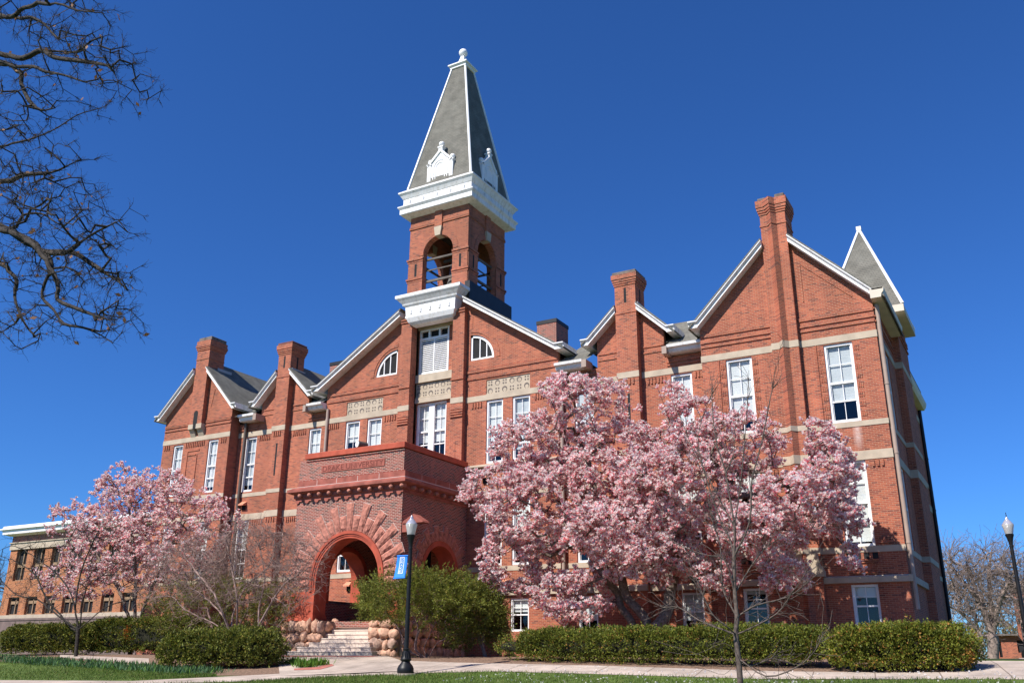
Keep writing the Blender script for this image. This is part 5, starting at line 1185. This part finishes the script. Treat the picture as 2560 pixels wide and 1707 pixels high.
# ------------------------------------------------------------------ street lamps, banner, floodlight
def frosted():
    m, t, b = new_mat('lamp_globe_glass'); b.inputs['Base Color'].default_value = (.80, .78, .76, 1); b.inputs['Roughness'].default_value = .18
    L = t.links.new; out = t.nodes['Material Output']; tl = N(t, 'ShaderNodeBsdfTranslucent'); tl.inputs[0].default_value = (.85, .83, .8, 1); mx = N(t, 'ShaderNodeMixShader'); mx.inputs[0].default_value = .45
    geo = N(t, 'ShaderNodeNewGeometry'); wv = N(t, 'ShaderNodeTexWave', Scale=9.); wv.bands_direction = 'Z'; L(geo.outputs['Position'], wv.inputs['Vector']); bu = N(t, 'ShaderNodeBump', Strength=.5, Distance=.02); L(wv.outputs[0], bu.inputs['Height']); L(bu.outputs[0], b.inputs['Normal'])
    L(b.outputs[0], mx.inputs[1]); L(tl.outputs[0], mx.inputs[2]); L(mx.outputs[0], out.inputs[0]); return m
def clear():
    m, t, b = new_mat('lamp_cap_glass'); b.inputs['Base Color'].default_value = (.42, .41, .47, 1); b.inputs['Roughness'].default_value = .15; b.inputs['Specular IOR Level'].default_value = .8; b.inputs['Metallic'].default_value = .25
    return m
GL, CLR = frosted(), clear()
lp = at(1013, 1687, 24.0); LX, LY, LZ = lp.x, 24.0, g(24.0)
lamp = empty('street_lamp', (LX, LY, LZ), 'black post lamp with acorn globe, carrying the blue banner', 'street lamp', 'street lamps')
m = MB(); m.lathe([(.34, -.08), (.36, .0), (.36, .05), (.33, .06)], (LX, LY, LZ), 28); m.build('footing', M['concrete'], lamp, smooth=True)
m = MB(); z0 = LZ+.06
m.lathe([(.24, 0), (.255, .03), (.255, .14), (.24, .17), (.22, .22), (.15, .30), (.13, .34), (.17, .38), (.175, .41), (.15, .44), (.125, .5), (.1, .62), (.095, .66), (.11, .68), (.11, .72), (.08, .74)], (LX, LY, z0), 28)
for k in range(16): a = 2*pi*k/16; m.tube((LX+.15*cos(a), LY+.15*sin(a), z0+.44), (LX+.1*cos(a), LY+.1*sin(a), z0+.63), .012, .008, 5)
m.build('base', M['black'], lamp, smooth=True)
m = MB(); m.lathe([(.075, .74), (.07, 1.5), (.058, 3.72), (.068, 3.73), (.068, 3.77), (.058, 3.78), (.058, 3.83)], (LX, LY, z0), 16); POLE = m.build('pole', M['black'], lamp, smooth=True)
m = MB(); m.lathe([(.06, 3.8), (.072, 3.9), (.11, 4.06), (.135, 4.13), (.14, 4.16), (.12, 4.18)], (LX, LY, z0), 20); m.build('fitter', M['black'], lamp, smooth=True)
m = MB(); m.lathe([(.115, 4.17), (.125, 4.19), (.165, 4.38), (.19, 4.49), (.188, 4.51)], (LX, LY, z0), 24); m.build('globe', GL, lamp, smooth=True)
m = MB(); m.lathe([(.185, 4.511), (.17, 4.55), (.14, 4.575), (.13, 4.61), (.095, 4.635), (.085, 4.67), (.05, 4.69), (.055, 4.73), (.01, 4.8)], (LX, LY, z0), 24); m.build('globe_cap', CLR, lamp, smooth=True)
m = MB(); m.lathe([(.012, 4.79), (.02, 4.83), (.006, 4.87), (.016, 4.9), (.004, 4.95)], (LX, LY, z0), 8); m.build('finial', M['black'], lamp, smooth=True)
bz1, bz0 = 3.30, 2.36; bz1 = at(1000, 1390, 24).z; bz0 = at(995, 1445, 24).z
m = MB(); dx = -.42
for z in (bz1, bz0): m.tube((LX-.04, LY-.02, z), (LX+dx-.03, LY-.1, z), .016, seg=8); m.sphere((LX+dx-.03, LY-.1, z), .024, 8)
m.build('banner_arm', M['black'], lamp)
ban = empty('banner', (LX-.24, LY-.06, bz0), 'blue cloth banner with white letters hung from the nearer street lamp', 'banner')
def bsurf(u, v, d=0):        # u along the arm from the pole, v up; the cloth bellies out in the wind
    k = sin(pi*min(1, v*1.15))
    return (LX-.07-.36*u-.03*(1-v)*u, LY-.03-.07*u-.09*(1-v)**2*1.2-d, bz0+.0+v*(bz1-bz0)-.02*u*(1-v))
V_, Q_ = [], []
for i in range(17):
    for j in range(9): V_.append(bsurf(j/8, i/16))
Q_ = [(i*9+j, i*9+j+1, (i+1)*9+j+1, (i+1)*9+j) for i in range(16) for j in range(8)]
o = npmesh('cloth', np.array(V_), np.array(Q_), [M['blue']], None, ban, True); so_ = o.modifiers.new('s', 'SOLIDIFY'); so_.thickness = .006
m = MB(); m.tube(bsurf(-.02, 1.0), bsurf(1.02, 1.0), .026, seg=10); m.tube(bsurf(-.02, 0), bsurf(1.02, 0), .022, seg=10); m.build('sleeve', M['blue'], ban, smooth=True)
m = MB()
def bq(u0, u1, v0, v1):
    n_ = max(1, int((v1-v0)*14))
    for k in range(n_):
        a, b2 = v0+(v1-v0)*k/n_, v0+(v1-v0)*(k+1)/n_; m.face([bsurf(u0, a, .012), bsurf(u1, a, .012), bsurf(u1, b2, .012), bsurf(u0, b2, .012)])
bq(.28, .33, .2, .95); bq(.65, .70, .2, .95); bq(.33, .65, .2, .225); bq(.33, .65, .925, .95)
m.build('white_frame', M['ink'], ban)
for k, ch in enumerate('DRAKE'):
    v1 = .90-.136*k
    text_mesh(ch, .1, lambda u, v, d: bsurf(.60-.22*u, v1-.10+.10*v, .014), 'letter', M['ink'], ban, extrude=0)
# the second lamp, beyond the hall's right corner
r_ = at(2522, 1280, 36); l2 = empty('street_lamp', (r_.x-.1, 36.0, g(36)), 'black post lamp beside the hall\'s right corner, without a banner', 'street lamp', 'street lamps')
for ch in list(lamp.children):
    if ch.name.startswith('banner_arm'): continue
    c = ch.copy(); COL.objects.link(c); c.parent = l2
l2.scale = (1, 1, 4.78/4.95)
m = MB(); fx = at(905, 1108, 31.7)
m.tube((fx.x-.1, 31.65, 8.98), (fx.x-.1, 31.65, 9.1), .05, seg=10); m.tube((fx.x-.1, 31.5, 9.1), (fx.x+.05, 31.95, 9.1), .16, .15, 16)
fl_ = empty('floodlight', (fx.x-.1, 31.65, 8.92), 'small round floodlight on the portico parapet', 'floodlight'); m.build('housing', M['pipedark'], fl_, smooth=True)
m = MB(); m.tube((fx.x-.108, 31.476, 9.1), (fx.x-.1, 31.498, 9.1), .145, .15, 16); m.build('lens', M['white'], fl_)

# ------------------------------------------------------------------ neighbouring buildings and far trees
FB = 48.0
M['orange'] = brick('orange_brick', (.48, .165, .06), (.36, .11, .045), (.42, .28, .18), darkfrac=.05, stain=.12)
K7 = lambda x, y: at(x/5.6, 1280+y/5.6, FB)
fb = empty('far_brick_building', (-70, FB, g(FB)), 'far orange brick building with a white cornice behind the smaller magnolia', 'building')
xl, zt, zb = K7(150, 560).x, K7(180, 430).z, K7(90, 1440).z; xr = -46.2
bays = [(K7(260, 470).x, K7(405, 470).x), (K7(500, 460).x, K7(640, 460).x)]; st = bays[1][0]-bays[0][0]; bw_ = bays[0][1]-bays[0][0]
bays = [(bays[0][0]+st*k, bays[0][0]+st*k+bw_) for k in range(12) if bays[0][0]+st*k+bw_ < xr-.4]
zs_ = (K7(190, 960).z, K7(260, 500).z, K7(120, 1440).z, K7(150, 1190).z)
m = MB(); panel(m, rect(xl, xr, g(FB)-.2, zt), [rect(a, b2, zs_[0], zs_[1]) for a, b2 in bays]+[rect(a, b2, zs_[2], zs_[3]) for a, b2 in bays], FRONT(FB), .35); m.box(xl, xl+.3, FB+.35, FB+14, 0, zt); m.box(xl+.3, xr, FB+13.7, FB+14, 0, zt)
m.build('wall', M['orange'], fb)
m = MB(); m.box(xl-.05, xr, FB-.12, FB+.1, zt-.62, zt-.08); m.box(xl-.1, xr, FB-.2, FB+.1, zt-.08, zt); m.box(xl-.05, xr, FB-.12, FB+.05, zb-.5, zb); m.build('stone_band', M['buff'], fb)
zc = K7(190, 340).z; zk = K7(105, 195).z
m = MB(); m.sweep([[(xl-.1-o_, FB-o_, z), (xr, FB-o_, z), (xr, FB+14, z), (xl-.1-o_, FB+14, z)] for o_, z in ((.1, zc), (.6, zc+.12), (.62, zc+.4), (.8, zc+.5), (.8, zc+.6), (.66, zc+.62), (.6, zk-.15))]); m.build('cornice', M['white'], fb)
m = MB(); m.box(xl-.02, xr, FB-.02, FB+14, zt, zc); m.build('frieze', M['brick_old'], fb)
M['brownframe'] = mat('tan_window_frame', (.30, .20, .12), .6, .15, 3)
for a, b2 in bays:
    for z0, z1, mid in ((zs_[0], zs_[1], .45), (zs_[2], zs_[3], .7)):
        m = MB(); w = .09
        for q in ((a, a+w, z0, z1), (b2-w, b2, z0, z1), (a+w, b2-w, z0, z0+w), (a+w, b2-w, z1-w, z1), ((a+b2)/2-.05, (a+b2)/2+.05, z0+w, z1-w), (a+w, b2-w, z0+(z1-z0)*mid-.12, z0+(z1-z0)*mid+.12)): m.box(q[0], q[1], FB+.2, FB+.3, q[2], q[3])
        o = m.build('window', M['brownframe'], fb); p = MB(); p.box(a+.02, b2-.02, FB+.31, FB+.33, z0, z1); p.build('pane', M['void'], o)
m = MB(); zt2 = K7(0, 1490).z*(FB-3)/FB; m.box(xl-1, xr, FB-3.0, FB-2.6, -.2, zt2-.15); m.box(xl-1, xr, FB-3.05, FB-2.55, zt2-.15, zt2)
tag(m.build('terrace_wall', mat('purple_grey_wall', (.17, .12, .11), .85, .2, 2)), 'low grey terrace wall below the far orange brick building', 'wall')
# right background: bare trees, brick house, hedge row
def far_tree(x, y, rx, ry, Y, label, seed, n, m_, group='bare trees far right', tw=900):
    c = at(x, y, Y); R_ = (at(x+rx, y, Y)-c).length; Rz = (at(x, y-ry, Y)-c).length; bx = (c.x, Y, g(Y))
    rs = np.random.RandomState(seed); A = rs.normal(0, 1, (n, 3)); A /= np.linalg.norm(A, axis=1, keepdims=True); A *= rs.uniform(.2, 1, (n, 1))**.45; A = A*np.array([R_, R_*.8, Rz])+np.array([c.x, Y, c.z])
    A = A[A[:, 2] > g(Y)+1.2]
    zt_ = c.z-Rz*.55; l = [[(c.x-.05, Y, g(Y)+(zt_-g(Y))*.5), (c.x, Y, zt_)]]
    return bare_tree('bare_tree', bx, l, A, R_*.055, label, 'tree', m_, seed+1, tw, .4, 1.3, group, .0145, 2, wob=.12)
YB = 72.0; tb = at(2484, 1652, YB)
lm = [px(q, YB) for q in ([(2482, 1590), (2455, 1588), (2410, 1535), (2384, 1520), (2350, 1508)], [(2482, 1590), (2470, 1560), (2452, 1510), (2400, 1440), (2360, 1400)], [(2482, 1590), (2478, 1520, .5), (2472, 1440, .8), (2478, 1380, .8)], [(2484, 1585), (2500, 1500, -.5), (2530, 1440, -.7), (2545, 1400, -.7)], [(2470, 1560), (2440, 1480, .6), (2420, 1400, .8)])]
tp = lobepts([(2400, 1430, 70, 70), (2480, 1410, 80, 55), (2540, 1440, 60, 70), (2375, 1480, 40, 45), (2440, 1500, 80, 50)], 360, YB, 101, .1, 1.6)
bare_tree('bare_tree', (tb.x, YB, g(YB)), lm, tp, .36, 'largest bare tree, forked low, seen beyond the sunlit rounded hedge', 'tree', M['twig'], 102, 1500, .4, 1.5, 'bare trees far right', .009, 2, wob=.09)
far_tree(2430, 1480, 80, 90, 84, 'smaller tan bare tree farther off, behind the low forked one', 103, 150, M['twig'], tw=500)
far_tree(2545, 1500, 60, 70, 90, 'bare tree behind the second lamp post', 104, 150, M['twig'], tw=500)
far_tree(-30, 1500, 70, 70, 75, 'bare tree beyond the left end of the far orange building', 105, 200, M['twigred'])
HB = 98.0; xa, xb, zt1, zt2_ = at(2486, 1620, HB).x, at(2549, 1600, HB).x, at(2520, 1588, HB).z, at(2555, 1465, HB).z
hb = empty('brick_house', (xb, HB, g(HB)), 'far red brick house with a low front wing beside the second lamp post', 'house')
wx0, wx1 = at(2541, 1600, HB).x, xb+3; dx0, dx1 = at(2494, 1600, HB).x, at(2501, 1600, HB).x
m = MB(); panel(m, [(xa, 0), (xb+14, 0), (xb+14, zt2_), (xb, zt2_), (xb, zt1), (xa, zt1)], [rect(wx0, wx1, .7, zt1-.4), rect(dx0, dx1, .3, zt1-.5)], FRONT(HB), .3); m.box(xa, xa+.3, HB+.3, HB+10, 0, zt1); m.build('wall', M['brick'], hb)
m = MB(); m.box(wx0, wx1, HB+.25, HB+.28, .7, zt1-.4); m.build('window', M['void'], hb); m = MB(); m.box(dx0, dx1, HB+.25, HB+.28, .3, zt1-.5); m.build('door', M['void'], hb)
m = MB(); m.box(xa-.4, xb-.01, HB-.5, HB+10, zt1, zt1+.15); m.box(xb-.4, xb+14.4, HB-.5, HB+10, zt2_, zt2_+.3); m.build('roof', M['capdark'], hb)
# distant brushwood that closes the gap beyond the house and the trees
rs = np.random.RandomState(140); n = 16000
M['brush1'] = leafmat('tan_brush', (.23, .18, .115), .2); M['brush2'] = leafmat('budding_brush', (.17, .17, .055), .2)
qx = rs.uniform(-13, 14, n); hgt = 3.6+1.3*np.sin(qx*.9)+.8*np.sin(qx*2.3+1); qz = g(112)+hgt*rs.uniform(0, 1, n)**.8
q = np.stack([qx, 112+rs.normal(0, 1.6, n), qz], 1)
o = leaves('undergrowth', q, np.tile([0, -.2, 1.], (n, 1)), .38, [M['brush1'], M['brush2']], [.65, .35], None, 141, .3, .6); tag(o, 'hazy tan and green brushwood far beyond the right corner of the hall', 'undergrowth', None, 'stuff')
